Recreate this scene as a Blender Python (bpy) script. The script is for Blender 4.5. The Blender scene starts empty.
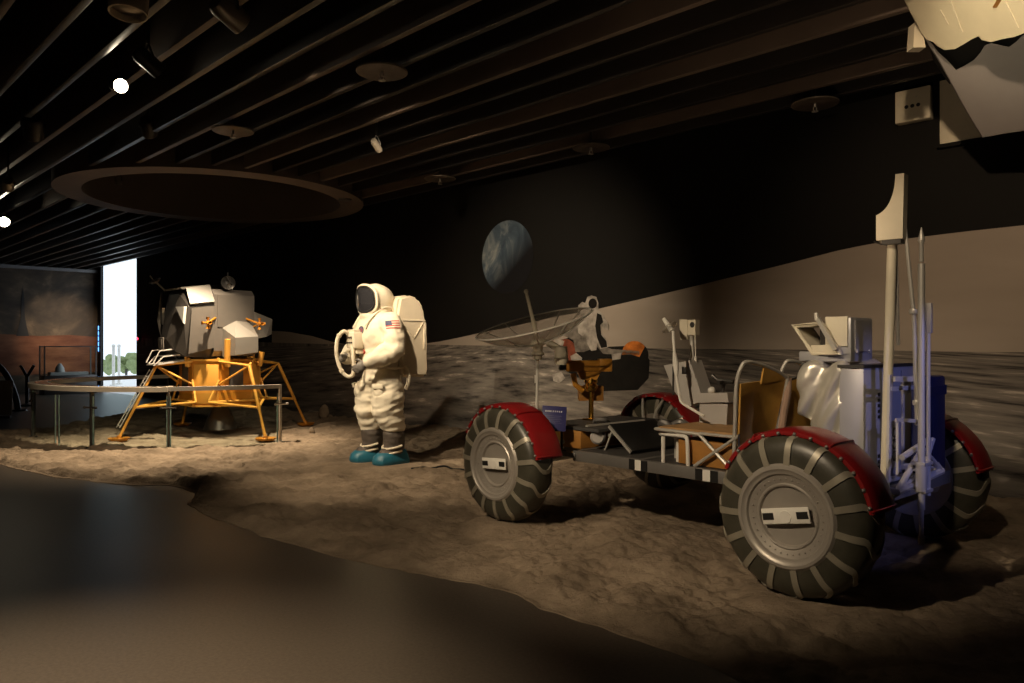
import bpy, bmesh, math, random
from mathutils import Vector, Matrix, Euler, noise
from mathutils.bvhtree import BVHTree
random.seed(7)
PI = math.pi
scene = bpy.context.scene
COL = scene.collection
R = math.radians
V = Vector

# ------------------------------------------------------------------ helpers
FPX, HY, HC = 760.0, 345.0, 1.30          # focal length in pixels, horizon row, eye height


def P(px, py, d):
    """point seen at pixel (px, py) at depth d"""
    return V(((px - 512) * d / FPX, d, HC + (HY - py) * d / FPX))


def sstep(a, b, x):
    t = max(0.0, min(1.0, (x - a) / (b - a)))
    return t * t * (3 - 2 * t)


def ident():
    return Matrix.Identity(4)


def frame(o, x, z):
    """matrix with origin o, x axis near x, z axis exactly z"""
    z = V(z).normalized()
    x = V(x)
    x = (x - z * x.dot(z)).normalized()
    y = z.cross(x)
    m = Matrix((x, y, z)).transposed().to_4x4()
    m.translation = V(o)
    return m


class MB:
    def __init__(self):
        self.bm = bmesh.new()
        self.mi = 0

    def _fin(self, verts, M):
        if M is not None:
            for v in verts:
                v.co = M @ v.co
        for v in verts:
            for f in v.link_faces:
                f.material_index = self.mi

    def box(self, c, s, M=None, bev=0.0, rot=None):
        bm = self.bm
        vs = bmesh.ops.create_cube(bm, size=1.0)['verts']
        rm = rot if rot is not None else Matrix.Identity(3)
        for v in vs:
            v.co = rm @ V((v.co.x * s[0], v.co.y * s[1], v.co.z * s[2])) + V(c)
        if bev > 0:
            es = list({e for v in vs for e in v.link_edges})
            r = bmesh.ops.bevel(bm, geom=es, offset=bev, segments=2, affect='EDGES', profile=0.5)
            vs = list({v for f in r['faces'] for v in f.verts} | {v for v in vs if v.is_valid})
            allf = set()
            for v in vs:
                for f in v.link_faces:
                    allf.add(f)
            vs = list({v for f in allf for v in f.verts})
        self._fin(vs, M)
        return self

    def hexa(self, pts, M=None):
        """8 points: bottom quad then top quad"""
        vs = [self.bm.verts.new(V(p)) for p in pts]
        for q in ((3, 2, 1, 0), (4, 5, 6, 7), (0, 1, 5, 4), (1, 2, 6, 5), (2, 3, 7, 6), (3, 0, 4, 7)):
            self.bm.faces.new([vs[i] for i in q])
        self._fin(vs, M)
        return self

    def hull(self, pts, M=None):
        vs = [self.bm.verts.new(V(p)) for p in pts]
        r = bmesh.ops.convex_hull(self.bm, input=vs)
        bad = [g for g in r['geom_interior'] if isinstance(g, bmesh.types.BMVert)]
        if bad:
            bmesh.ops.delete(self.bm, geom=bad, context='VERTS')
        vs = [v for v in vs if v.is_valid]
        self._fin(vs, M)
        return self

    def tube(self, pts, r, seg=8, closed=False, M=None, cap=True):
        pts = [V(p) for p in pts]
        n = len(pts)
        rs = r if isinstance(r, (list, tuple)) else [r] * n
        rings = []
        ref = None
        for i, p in enumerate(pts):
            if closed:
                t = (pts[(i + 1) % n] - pts[i - 1])
            else:
                t = (pts[min(i + 1, n - 1)] - pts[max(i - 1, 0)])
            t = t.normalized() if t.length > 1e-9 else V((0, 0, 1))
            if ref is None:
                ref = V((0, 0, 1)) if abs(t.z) < 0.9 else V((1, 0, 0))
            a = ref - t * ref.dot(t)
            if a.length < 1e-6:
                a = t.orthogonal()
            a.normalize()
            ref = a
            b = t.cross(a)
            rings.append([self.bm.verts.new(p + (a * math.cos(2 * PI * k / seg) + b * math.sin(2 * PI * k / seg)) * rs[i]) for k in range(seg)])
        m = n if closed else n - 1
        for i in range(m):
            A, B = rings[i], rings[(i + 1) % n]
            for k in range(seg):
                self.bm.faces.new((A[k], A[(k + 1) % seg], B[(k + 1) % seg], B[k]))
        if cap and not closed:
            self.bm.faces.new(list(reversed(rings[0])))
            self.bm.faces.new(rings[-1])
        self._fin([v for q in rings for v in q], M)
        return self

    def bar(self, a, b, w, h, up=(0, 0, 1), M=None):
        a, b = V(a), V(b)
        d = b - a
        m = frame((a + b) / 2, up if abs(d.normalized().dot(V(up))) < 0.98 else (1, 0, 0), d)
        vs = bmesh.ops.create_cube(self.bm, size=1.0)['verts']
        for v in vs:
            v.co = m @ V((v.co.x * h, v.co.y * w, v.co.z * d.length))
        self._fin(vs, M)
        return self

    def lathe(self, prof, seg=32, M=None, a0=0.0, a1=2 * PI):
        """profile of (r, h) turned about z"""
        full = abs(a1 - a0 - 2 * PI) < 1e-6
        n = seg if full else seg + 1
        rows = []
        for (r, h) in prof:
            if r < 1e-6:
                rows.append([self.bm.verts.new((0, 0, h))])
            else:
                rows.append([self.bm.verts.new((r * math.cos(a0 + (a1 - a0) * k / seg), r * math.sin(a0 + (a1 - a0) * k / seg), h)) for k in range(n)])
        for A, B in zip(rows[:-1], rows[1:]):
            for k in range(seg):
                k2 = (k + 1) % n if full else k + 1
                q = []
                for v in (A[k % len(A)], A[k2 % len(A)], B[k2 % len(B)], B[k % len(B)]):
                    if v not in q:
                        q.append(v)
                if len(q) > 2:
                    try:
                        self.bm.faces.new(q)
                    except ValueError:
                        pass
        self._fin([v for q in rows for v in q], M)
        return self

    def prism(self, poly, h0, h1, M=None):
        """polygon in xy pulled from z = h0 to z = h1"""
        a = [self.bm.verts.new((x, y, h0)) for x, y in poly]
        b = [self.bm.verts.new((x, y, h1)) for x, y in poly]
        n = len(poly)
        self.bm.faces.new(list(reversed(a)))
        self.bm.faces.new(b)
        for i in range(n):
            self.bm.faces.new((a[i], a[(i + 1) % n], b[(i + 1) % n], b[i]))
        self._fin(a + b, M)
        return self

    def ball(self, c, r, seg=16, M=None, rot=None):
        if not isinstance(r, (tuple, list)):
            r = (r, r, r)
        vs = bmesh.ops.create_uvsphere(self.bm, u_segments=seg, v_segments=max(6, seg // 2), radius=1.0)['verts']
        rm = rot if rot is not None else Matrix.Identity(3)
        for v in vs:
            v.co = rm @ V((v.co.x * r[0], v.co.y * r[1], v.co.z * r[2])) + V(c)
        self._fin(vs, M)
        return self

    def limb(self, pts, rs, seg=14):
        """overlapping rounded limb, for fusing"""
        pts = [V(p) for p in pts]
        self.tube(pts, rs, seg)
        for p, r in zip(pts, rs):
            self.ball(p, r, seg)
        return self

    def mesh(self, name, mats, angle=35):
        bmesh.ops.recalc_face_normals(self.bm, faces=self.bm.faces)
        me = bpy.data.meshes.new(name)
        self.bm.to_mesh(me)
        self.bm.free()
        finish(me, mats, angle)
        return me

    def build(self, name, mats, parent=None, loc=None, rot=None, angle=35):
        return link(name, self.mesh(name, mats, angle), parent, loc, rot)


def finish(me, mats, angle=35):
    for m in (mats if isinstance(mats, (list, tuple)) else [mats]):
        me.materials.append(m)
    if angle:
        me.polygons.foreach_set('use_smooth', [True] * len(me.polygons))
        me.set_sharp_from_angle(angle=R(angle))
    me.update()


def link(name, me, parent=None, loc=None, rot=None):
    o = bpy.data.objects.new(name, me)
    COL.objects.link(o)
    if parent is not None:
        o.parent = parent
    if loc is not None:
        o.location = loc
    if rot is not None:
        o.rotation_euler = rot
    return o


def tag(o, label=None, cat=None, group=None, kind=None):
    if label: o['label'] = label
    if cat: o['category'] = cat
    if group: o['group'] = group
    if kind: o['kind'] = kind
    return o


def thing(name, label, cat, loc=(0, 0, 0), rz=0.0, group=None):
    o = bpy.data.objects.new(name, None)
    o.empty_display_size = 0.1
    COL.objects.link(o)
    o.location = loc
    o.rotation_euler = (0, 0, rz)
    return tag(o, label, cat, group)


def copy_tree(o, parent=None):
    c = o.copy()
    COL.objects.link(c)
    if parent is not None:
        c.parent = parent
    for ch in [q for q in COL.objects if q.parent == o]:
        copy_tree(ch, c)
    return c


def fuse(mb, name, voxel, smooth=3, disp=None):
    """melt overlapping pieces into one continuous skin"""
    bmesh.ops.recalc_face_normals(mb.bm, faces=mb.bm.faces)
    me = bpy.data.meshes.new(name + '_src')
    mb.bm.to_mesh(me)
    mb.bm.free()
    o = bpy.data.objects.new(name + '_src', me)
    COL.objects.link(o)
    m = o.modifiers.new('r', 'REMESH')
    m.mode = 'VOXEL'
    m.voxel_size = voxel
    if smooth:
        s = o.modifiers.new('s', 'SMOOTH')
        s.factor = 0.5
        s.iterations = smooth
    dg = bpy.context.evaluated_depsgraph_get()
    out = bpy.data.meshes.new_from_object(o.evaluated_get(dg))
    out.name = name
    bpy.data.objects.remove(o)
    bpy.data.meshes.remove(me)
    if disp:
        for v, n in [(v, v.normal.copy()) for v in out.vertices]:
            v.co += n * disp(v.co)
    out.materials.clear()
    return out


def spline(pts, n):
    """Catmull-Rom through the points"""
    pts = [V(p) for p in pts]
    q = [pts[0] * 2 - pts[1]] + pts + [pts[-1] * 2 - pts[-2]]
    out = []
    for i in range(1, len(q) - 2):
        for k in range(n):
            t = k / n
            a, b, c, d = q[i - 1], q[i], q[i + 1], q[i + 2]
            out.append(0.5 * ((2 * b) + (c - a) * t + (2 * a - 5 * b + 4 * c - d) * t * t + (3 * b - a - 3 * c + d) * t ** 3))
    out.append(pts[-1])
    return out


# ------------------------------------------------------------------ materials
def mat(name, col, rough=0.5, metal=0.0, var=0.0, vscale=6.0, bump=0.0, bscale=30.0, spec=0.5, stretch=None, col2=None, alpha=1.0, sheen=0.0):
    m = bpy.data.materials.new(name)
    m.use_nodes = True
    nt = m.node_tree
    b = nt.nodes['Principled BSDF']
    b.inputs['Base Color'].default_value = (*col, 1)
    b.inputs['Roughness'].default_value = rough
    b.inputs['Metallic'].default_value = metal
    b.inputs['Specular IOR Level'].default_value = spec
    b.inputs['Alpha'].default_value = alpha
    if var or bump:
        tc = nt.nodes.new('ShaderNodeTexCoord')
        mp = nt.nodes.new('ShaderNodeMapping')
        if stretch:
            mp.inputs['Scale'].default_value = stretch
        nt.links.new(tc.outputs['Object'], mp.inputs['Vector'])
    if var:
        n = nt.nodes.new('ShaderNodeTexNoise')
        n.inputs['Scale'].default_value = vscale
        n.inputs['Detail'].default_value = 6
        n.inputs['Roughness'].default_value = 0.6
        nt.links.new(mp.outputs[0], n.inputs['Vector'])
        r = nt.nodes.new('ShaderNodeValToRGB')
        r.color_ramp.elements[0].position = 0.3
        r.color_ramp.elements[1].position = 0.7
        c2 = col2 if col2 else tuple(min(1, c * (1 + var)) for c in col)
        r.color_ramp.elements[0].color = (*[c * (1 - var) for c in col], 1)
        r.color_ramp.elements[1].color = (*c2, 1)
        nt.links.new(n.outputs['Fac'], r.inputs[0])
        nt.links.new(r.outputs[0], b.inputs['Base Color'])
    if bump:
        n2 = nt.nodes.new('ShaderNodeTexNoise')
        n2.inputs['Scale'].default_value = bscale
        n2.inputs['Detail'].default_value = 8
        n2.inputs['Roughness'].default_value = 0.65
        nt.links.new(mp.outputs[0], n2.inputs['Vector'])
        bp = nt.nodes.new('ShaderNodeBump')
        bp.inputs['Strength'].default_value = min(1.0, bump)
        bp.inputs['Distance'].default_value = 0.02
        nt.links.new(n2.outputs['Fac'], bp.inputs['Height'])
        nt.links.new(bp.outputs[0], b.inputs['Normal'])
    return m


def glow(name, col, strength):
    m = bpy.data.materials.new(name)
    m.use_nodes = True
    nt = m.node_tree
    b = nt.nodes['Principled BSDF']
    b.inputs['Base Color'].default_value = (*col, 1)
    b.inputs['Emission Color'].default_value = (*col, 1)
    b.inputs['Emission Strength'].default_value = strength
    return m


def glass(name, tint=(0.85, 0.95, 0.9), clear=0.9):
    m = bpy.data.materials.new(name)
    m.use_nodes = True
    nt = m.node_tree
    out = nt.nodes['Material Output']
    nt.nodes.remove(nt.nodes['Principled BSDF'])
    t = nt.nodes.new('ShaderNodeBsdfTransparent')
    t.inputs[0].default_value = (*[c * clear for c in tint], 1)
    g = nt.nodes.new('ShaderNodeBsdfGlossy')
    g.inputs['Roughness'].default_value = 0.03
    f = nt.nodes.new('ShaderNodeFresnel')
    f.inputs['IOR'].default_value = 1.35
    mx = nt.nodes.new('ShaderNodeMixShader')
    ge = nt.nodes.new('ShaderNodeNewGeometry')
    sb = nt.nodes.new('ShaderNodeMath')
    sb.operation = 'SUBTRACT'
    sb.inputs[0].default_value = 1.0
    nt.links.new(ge.outputs['Backfacing'], sb.inputs[1])
    ml = nt.nodes.new('ShaderNodeMath')
    ml.operation = 'MULTIPLY'
    nt.links.new(sb.outputs[0], ml.inputs[0])
    nt.links.new(f.outputs[0], ml.inputs[1])
    nt.links.new(ml.outputs[0], mx.inputs[0])
    nt.links.new(t.outputs[0], mx.inputs[1])
    nt.links.new(g.outputs[0], mx.inputs[2])
    nt.links.new(mx.outputs[0], out.inputs['Surface'])
    return m


def ramp_mat(name, stops, scale=4.0, stretch=(1, 1, 1), detail=8, nrough=0.6, distort=0.0, rough=0.8, bump=0.0, bscale=None, spec=0.2, coord='Object'):
    m = bpy.data.materials.new(name)
    m.use_nodes = True
    nt = m.node_tree
    b = nt.nodes['Principled BSDF']
    b.inputs['Roughness'].default_value = rough
    b.inputs['Specular IOR Level'].default_value = spec
    tc = nt.nodes.new('ShaderNodeTexCoord')
    mp = nt.nodes.new('ShaderNodeMapping')
    mp.inputs['Scale'].default_value = stretch
    nt.links.new(tc.outputs[coord], mp.inputs['Vector'])
    n = nt.nodes.new('ShaderNodeTexNoise')
    n.inputs['Scale'].default_value = scale
    n.inputs['Detail'].default_value = detail
    n.inputs['Roughness'].default_value = nrough
    n.inputs['Distortion'].default_value = distort
    nt.links.new(mp.outputs[0], n.inputs['Vector'])
    r = nt.nodes.new('ShaderNodeValToRGB')
    el = r.color_ramp.elements
    while len(el) < len(stops):
        el.new(0.5)
    for e, (p, c) in zip(el, stops):
        e.position = p
        e.color = (*c, 1)
    nt.links.new(n.outputs['Fac'], r.inputs[0])
    nt.links.new(r.outputs[0], b.inputs['Base Color'])
    if bump:
        n2 = nt.nodes.new('ShaderNodeTexNoise')
        n2.inputs['Scale'].default_value = bscale or scale * 4
        n2.inputs['Detail'].default_value = 10
        n2.inputs['Roughness'].default_value = 0.7
        nt.links.new(mp.outputs[0], n2.inputs['Vector'])
        bp = nt.nodes.new('ShaderNodeBump')
        bp.inputs['Strength'].default_value = bump
        bp.inputs['Distance'].default_value = 0.05
        nt.links.new(n2.outputs['Fac'], bp.inputs['Height'])
        nt.links.new(bp.outputs[0], b.inputs['Normal'])
    return m


M = {}
M['floor'] = ramp_mat('floor_vinyl', [(0.3, (0.045, 0.036, 0.028)), (0.7, (0.080, 0.065, 0.052))], 60, rough=0.40, bump=0.05, bscale=90, spec=0.3)
M['wall_black'] = mat('wall_black_paint', (0.0045, 0.0041, 0.0038), 0.75, var=0.2, vscale=1.5, spec=0.2)
M['ceil_black'] = mat('ceiling_black_paint', (0.011, 0.010, 0.010), 0.55, spec=0.35)
M['slat_black'] = mat('slat_black_paint', (0.026, 0.022, 0.020), 0.36, var=0.3, vscale=1.2)
M['slat_lit'] = mat('slat_lit_tone', (0.12, 0.09, 0.073), 0.5, var=0.3, vscale=0.9)  # paler base colour imitates slats that catch the light
M['ring'] = mat('ring_plaster', (0.135, 0.108, 0.095), 0.7, var=0.08, vscale=2)
M['ground'] = ramp_mat('moon_ground', [(0.25, (0.10, 0.076, 0.054)), (0.5, (0.245, 0.19, 0.138)), (0.75, (0.39, 0.31, 0.228))], 2.2, detail=12, nrough=0.68, rough=0.95, bump=0.7, bscale=16, spec=0.1)
M['plain'] = ramp_mat('mural_plain_print', [(0.33, (0.02, 0.018, 0.017)), (0.42, (0.095, 0.085, 0.078)), (0.50, (0.15, 0.134, 0.12)), (0.59, (0.185, 0.165, 0.148)), (0.66, (0.40, 0.355, 0.31))], 1.0, stretch=(1.0, 1.0, 6.5), detail=7, nrough=0.62, rough=0.7, spec=0.05)
M['hill'] = ramp_mat('mural_hill_print', [(0.3, (0.27, 0.232, 0.2)), (0.55, (0.33, 0.285, 0.245)), (0.75, (0.41, 0.365, 0.32))], 0.55, stretch=(1, 1, 4.0), detail=4, nrough=0.5, rough=0.7, spec=0.05)
M['steel'] = mat('brushed_steel', (0.55, 0.53, 0.49), 0.38, 0.45)
M['alu'] = mat('aluminium', (0.55, 0.53, 0.50), 0.42, 0.4, var=0.08, vscale=5)
M['hub'] = mat('hub_aluminium', (0.36, 0.33, 0.295), 0.40, 0.4, var=0.12, vscale=4)
M['dark_steel'] = mat('dark_steel', (0.10, 0.095, 0.09), 0.4, 0.8)
M['black'] = mat('black_plastic', (0.012, 0.012, 0.012), 0.45)
M['rubber'] = mat('tyre_rubber', (0.048, 0.045, 0.033), 0.36, var=0.3, vscale=9, bump=0.05, bscale=40)
M['strip'] = mat('tyre_strip', (0.29, 0.265, 0.21), 0.42, 0.35, var=0.15, vscale=8)
M['red'] = mat('fender_red', (0.24, 0.010, 0.012), 0.34, var=0.15, vscale=5)
M['white'] = mat('white_paint', (0.72, 0.70, 0.65), 0.45, var=0.04)
M['cream'] = mat('cream_panel', (0.62, 0.57, 0.45), 0.55, var=0.06)
M['grey_panel'] = mat('grey_panel', (0.40, 0.38, 0.36), 0.5, 0.2, var=0.08, vscale=4)
M['grey_pale'] = mat('pale_grey_panel', (0.46, 0.44, 0.42), 0.45, 0.1, var=0.05)
M['chassis'] = mat('chassis_grey', (0.23, 0.22, 0.21), 0.45, 0.5, var=0.1, vscale=5)
M['deck'] = mat('deck_dark', (0.055, 0.052, 0.05), 0.6, var=0.2, vscale=8)
M['orange'] = mat('orange_board', (0.36, 0.165, 0.035), 0.55, var=0.2, vscale=4, stretch=(1, 1, 3))
M['web'] = mat('ochre_webbing', (0.50, 0.27, 0.05), 0.65, var=0.15, vscale=10, bump=0.1, bscale=150)
M['seat_tan'] = mat('tan_seat_fabric', (0.40, 0.235, 0.10), 0.7, var=0.15, vscale=8, bump=0.1, bscale=120)
M['tan_tube'] = mat('pinkish_sleeve', (0.30, 0.20, 0.15), 0.6, var=0.15)
M['gold'] = mat('gold_film', (0.50, 0.20, 0.02), 0.42, 0.3, var=0.12, vscale=5, bump=0.12, bscale=14)
M['gold_strut'] = mat('gold_strut', (0.64, 0.32, 0.055), 0.45, 0.15)
M['gold_cam'] = mat('gold_camera_paint', (0.64, 0.29, 0.04), 0.45, 0.2)
M['brass'] = mat('brass', (0.75, 0.42, 0.08), 0.25, 1.0)
M['foil'] = mat('silver_foil_bag', (0.66, 0.63, 0.56), 0.34, 0.6, bump=0.15, bscale=9)
M['cab'] = mat('cabinet_grey', (0.36, 0.36, 0.38), 0.42, 0.3, var=0.05)
M['blue'] = mat('navy_panel', (0.010, 0.012, 0.045), 0.5, var=0.15)
M['sign'] = mat('sign_blue', (0.035, 0.035, 0.13), 0.4)
M['ink'] = mat('sign_print', (0.42, 0.42, 0.50), 0.5)
M['ink_dim'] = mat('sign_print_dim', (0.10, 0.10, 0.2), 0.5)
M['suit'] = mat('spacesuit_fabric', (0.74, 0.67, 0.54), 0.8, var=0.05, vscale=7, bump=0.12, bscale=45, spec=0.2)
M['pack'] = mat('backpack_fabric', (0.68, 0.60, 0.47), 0.75, var=0.06, vscale=5, bump=0.15, bscale=10, spec=0.2)
M['glove'] = mat('glove_grey', (0.16, 0.145, 0.13), 0.6, var=0.15, vscale=30)
M['boot'] = mat('boot_dark', (0.075, 0.06, 0.05), 0.6, var=0.25, vscale=14, bump=0.2, bscale=40)
M['boot_blue'] = mat('boot_blue_rubber', (0.018, 0.125, 0.19), 0.45, var=0.15, vscale=10)
M['visor'] = mat('visor_black_mirror', (0.03, 0.03, 0.035), 0.03, 0.0, spec=1.0)
M['visor'].node_tree.nodes['Principled BSDF'].inputs['Coat Weight'].default_value = 1.0
M['visor'].node_tree.nodes['Principled BSDF'].inputs['Coat IOR'].default_value = 1.7
M['flag_red'] = mat('flag_red', (0.42, 0.06, 0.045), 0.7)
M['flag_white'] = mat('flag_white', (0.62, 0.56, 0.47), 0.7)
M['flag_blue'] = mat('flag_blue', (0.06, 0.065, 0.14), 0.7)
M['lm_grey'] = mat('lander_grey', (0.125, 0.112, 0.10), 0.5, 0.15, var=0.06)
M['lm_pale'] = mat('lander_pale', (0.18, 0.168, 0.152), 0.45, 0.15, var=0.05)
M['lm_dark'] = mat('lander_dark', (0.06, 0.054, 0.05), 0.5, 0.2, var=0.15)
M['lm_glass'] = mat('lander_window', (0.8, 0.8, 0.78), 0.2, 0.3)
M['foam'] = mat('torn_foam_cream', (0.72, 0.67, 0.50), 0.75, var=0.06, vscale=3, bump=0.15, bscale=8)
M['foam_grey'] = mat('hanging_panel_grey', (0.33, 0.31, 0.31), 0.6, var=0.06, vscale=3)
M['glass'] = glass('railing_glass', (0.93, 0.98, 0.965), 0.985)
M['glass_edge'] = mat('railing_glass_edge', (0.20, 0.30, 0.28), 0.15)
M['counter'] = mat('counter_top', (0.62, 0.57, 0.49), 0.35)
M['counter_dark'] = mat('counter_dark', (0.03, 0.028, 0.027), 0.12)
M['mesh'] = mat('dish_mesh', (0.52, 0.46, 0.36), 0.5, 0.4, alpha=0.32)
M['clearish'] = mat('frosted_disc', (0.6, 0.55, 0.45), 0.3, 0.0, alpha=0.35)
M['can'] = mat('lamp_can_black', (0.025, 0.023, 0.022), 0.4)
M['can_silver'] = mat('lamp_can_silver', (0.33, 0.29, 0.24), 0.4, 0.6)
M['can_pale'] = mat('lamp_can_pale', (0.55, 0.47, 0.36), 0.5)
M['plate_brown'] = mat('sprinkler_plate', (0.11, 0.088, 0.074), 0.5, 0.3, var=0.2, vscale=20)
M['lamp'] = glow('lamp_glow', (1.0, 0.86, 0.62), 60)
M['neon'] = glow('blue_strip_glow', (0.12, 0.38, 1.0), 3.0)
M['redled'] = glow('red_led_glow', (1.0, 0.03, 0.06), 8.0)

# ------------------------------------------------------------------ room frame: s runs along the mural wall, q towards it
P0 = V((-1.18, 10.9))
WD = V((0.7033, -0.7109))
ND = V((0.7109, 0.7033))
QW = 6.827


def W(s, q, z):
    p = P0 + WD * s + ND * (q - QW)
    return V((p.x, p.y, z))


def wall_s(px):
    k = (px - 512) / FPX
    return (k * P0.y - P0.x) / (WD.x - k * WD.y)


def on_wall(px, py):
    s = wall_s(px)
    y = P0.y + WD.y * s
    return s, HC + (HY - py) * y / FPX


MW = Matrix(((WD.x, ND.x, 0, 0), (WD.y, ND.y, 0, 0), (0, 0, 1, 0), (0, 0, 0, 1)))
_p = P0 - ND * QW
MW.translation = V((_p.x, _p.y, 0))          # MW @ (s, q, z)


def sbox(name, s0, s1, q0, q1, z0, z1, m, kind='structure', bev=0.0):
    mb = MB()
    mb.box(((s0 + s1) / 2, (q0 + q1) / 2, (z0 + z1) / 2), (s1 - s0, q1 - q0, z1 - z0), bev=bev)
    me = mb.mesh(name, m)
    o = link(name, me)
    o.matrix_world = MW
    if kind: o['kind'] = kind
    return o


S0, S1, QB = wall_s(97.5), 14.0, -5.0
RING_C, RING_A, RING_B = V((-4.22, 10.91)), 2.05, 2.05      # ceiling ring: centre and half axes
RING_S, RING_Q = (RING_C - P0).dot(WD), (RING_C - P0).dot(ND) + QW
ZC = 4.15
tag(sbox('floor', S0 - 0.2, S1 + 0.2, QB - 0.2, QW, -0.2, 0.0, M['floor']), 'dark grey brown gallery floor with a soft sheen', 'floor')
ceiling = tag(sbox('ceiling', S0 - 0.2, S1 + 0.2, QB - 0.2, QW + 0.2, ZC, ZC + 0.2, M['ceil_black']), 'black gallery ceiling above rows of long slats', 'ceiling')
DOOR0, DOOR1 = wall_s(102), wall_s(136.5)
tag(sbox('wall_back', DOOR1, S1, QW, QW + 0.2, -0.2, ZC, M['wall_black']), 'black wall behind the moonscape', 'wall')
sbox('wall_header', S0 - 0.2, DOOR1, QW, QW + 0.2, 3.66, ZC, M['wall_black']).name = 'wall_back_header'
sbox('wall_back_jamb', S0 - 0.2, DOOR0, QW, QW + 0.03, -0.2, 3.66, M['wall_black'])
M['wall_left'] = ramp_mat('left_mural_print', [(0.30, (0.035, 0.03, 0.028)), (0.5, (0.10, 0.075, 0.055)), (0.62, (0.24, 0.17, 0.11)), (0.8, (0.40, 0.29, 0.18))], 0.55, stretch=(1, 1, 1.8), detail=8, nrough=0.6, distort=0.6, rough=0.6)
tag(sbox('wall_left', S0 - 0.2, S0, QB - 0.2, QW, 0, ZC, M['wall_left']), 'far wall printed with dusk clouds', 'wall')
tag(sbox('wall_right', S1, S1 + 0.2, QB - 0.2, QW + 0.2, 0, ZC, M['wall_black']), 'black side wall of the gallery', 'wall')
tag(sbox('wall_front', S0 - 0.2, S1 + 0.2, QB - 0.2, QB, 0, ZC, M['wall_black']), 'black wall facing the moonscape', 'wall')
M['trim_pale'] = mat('pale_trim', (0.30, 0.29, 0.30), 0.35)
tag(sbox('trim_1', S0, S0 + 0.10, -1.0, QW - 0.02, 3.34, 3.42, M['trim_pale']), 'pale ceiling trim along the far wall', 'trim')
tag(sbox('door_1', DOOR0 - 0.05, DOOR0, QW - 0.03, QW + 0.035, 0, 3.6, M['black']), 'black frame of the bright doorway', 'door')

# slats of the ceiling
ZS = HC + 2.12
k = -22
q = 4.123 - 0.340 * 22
while q < QW - 0.05:
    brown = (k % 3 == 0)  # every third slat gets the lit-looking colour
    spans = [(S0, S1)]
    t = (q + 0.02 - RING_Q) / RING_B
    if abs(t) < 1:
        hs = RING_A * math.sqrt(1 - t * t)
        spans = [(S0, RING_S - hs), (RING_S + hs, S1)]
    mb = MB()
    for a, b in spans:
        mb.box(((a + b) / 2, q + 0.0275, ZS + 0.30), (b - a, 0.055, 0.60), bev=0.004)
    o = link('ceiling_slat', mb.mesh('ceiling_slat', M['slat_lit' if brown else 'slat_black']))
    o.matrix_world = MW
    o.parent = ceiling
    o.matrix_parent_inverse = ceiling.matrix_world.inverted() if False else MW.inverted()
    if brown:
        o['label'] = 'paler brown slat with its lit look put into the colour'
    q += 0.340
    k += 1

# outside the doorway
M['pavement'] = mat('bright_pavement', (0.75, 0.75, 0.73), 0.8)
M['leaf'] = mat('green_leaves', (0.20, 0.25, 0.10), 0.7, var=0.3, vscale=8)
tag(sbox('ground_outside', -22, -4, QW, QW + 26, -0.2, -0.02, M['pavement']), 'sunlit pale paving outside the doorway', 'ground')


def bush(name, px, py, d, r, h, label):
    o = thing(name, label, 'bush', P(px, 345, d) * V((1, 1, 0)) if False else V(((px - 512) * d / FPX, d, -0.02)), 0, 'bushes outside the doorway')
    mb = MB()
    rnd = random.Random(px)
    for _ in range(26):
        a = rnd.uniform(0, 2 * PI)
        e = rnd.uniform(0.15, 1)
        rr = r * math.sqrt(rnd.random())
        mb.ball((rr * math.cos(a), rr * math.sin(a) * 0.6, h * (0.25 + 0.75 * e * (1 - 0.5 * rr / r))), (r * 0.3, r * 0.3, r * 0.24), 8)
    me = fuse(mb, 'foliage', r * 0.06, 1, lambda c: 0.08 * r * noise.noise(c * (5 / r)))
    finish(me, M['leaf'])
    link('foliage', me, o)
    t = MB()
    t.tube([(0, 0, 0), (0.02, 0, h * 0.35)], 0.05)
    t.build('stem', M['dark_steel'], o)
    return o


bush('bush', 126, 0, 30.0, 0.8, 1.05, 'green bush outside the doorway on its right side')
bush('bush', 109, 0, 33.0, 0.6, 0.8, 'smaller green bush outside the doorway on its left side')
for px, d, lab in ((113.5, 24.5, 'thin pale post outside the doorway nearest its left edge'), (119, 25.5, 'thin pale post outside the doorway near the larger bush')):
    mb = MB()
    x = (px - 512) * d / FPX
    mb.tube([(0, 0, -0.02), (0, 0, 1.25)], 0.045, 10)
    mb.ball((0, 0, 1.27), 0.06, 10)
    mb.box((0, 0, 0.0), (0.16, 0.16, 0.04))
    tag(mb.build('post', M['white'], None, (x, d, 0)), lab, 'post', 'posts outside the doorway')

# ------------------------------------------------------------------ ceiling ring and fittings
def ring_mesh():
    mb = MB()
    n = 96
    z0, z1 = HC + 2.08, ZC - 0.01
    rows = []
    for (da, z) in ((0.0, z1), (0.0, z0), (-0.34, z0), (-0.34, z1)):
        row = []
        for k in range(n):
            a = 2 * PI * k / n
            s, qq = RING_S + (RING_A + da) * math.cos(a), RING_Q + (RING_B + da) * math.sin(a)
            row.append(mb.bm.verts.new(W(s, qq, z)))
        rows.append(row)
    for i in range(4):
        A, B = rows[i], rows[(i + 1) % 4]
        for k in range(n):
            mb.bm.faces.new((A[k], A[(k + 1) % n], B[(k + 1) % n], B[k]))
    return mb


ringo = tag(ring_mesh().build('ceiling_ring', M['ring']), 'large dull brown oval ring set into the slatted ceiling above the lander', 'ceiling ring')
# small fittings in the ring: an eyelet and a hook plate
e = MB()
e.lathe([(0.0, -0.02), (0.09, -0.02), (0.10, 0.0), (0.0, 0.0)], 20)
e.build('vent_plate', M['dark_steel'], ringo, tuple(W(RING_S + 1.35, RING_Q + 1.25, HC + 2.078)))


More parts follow.
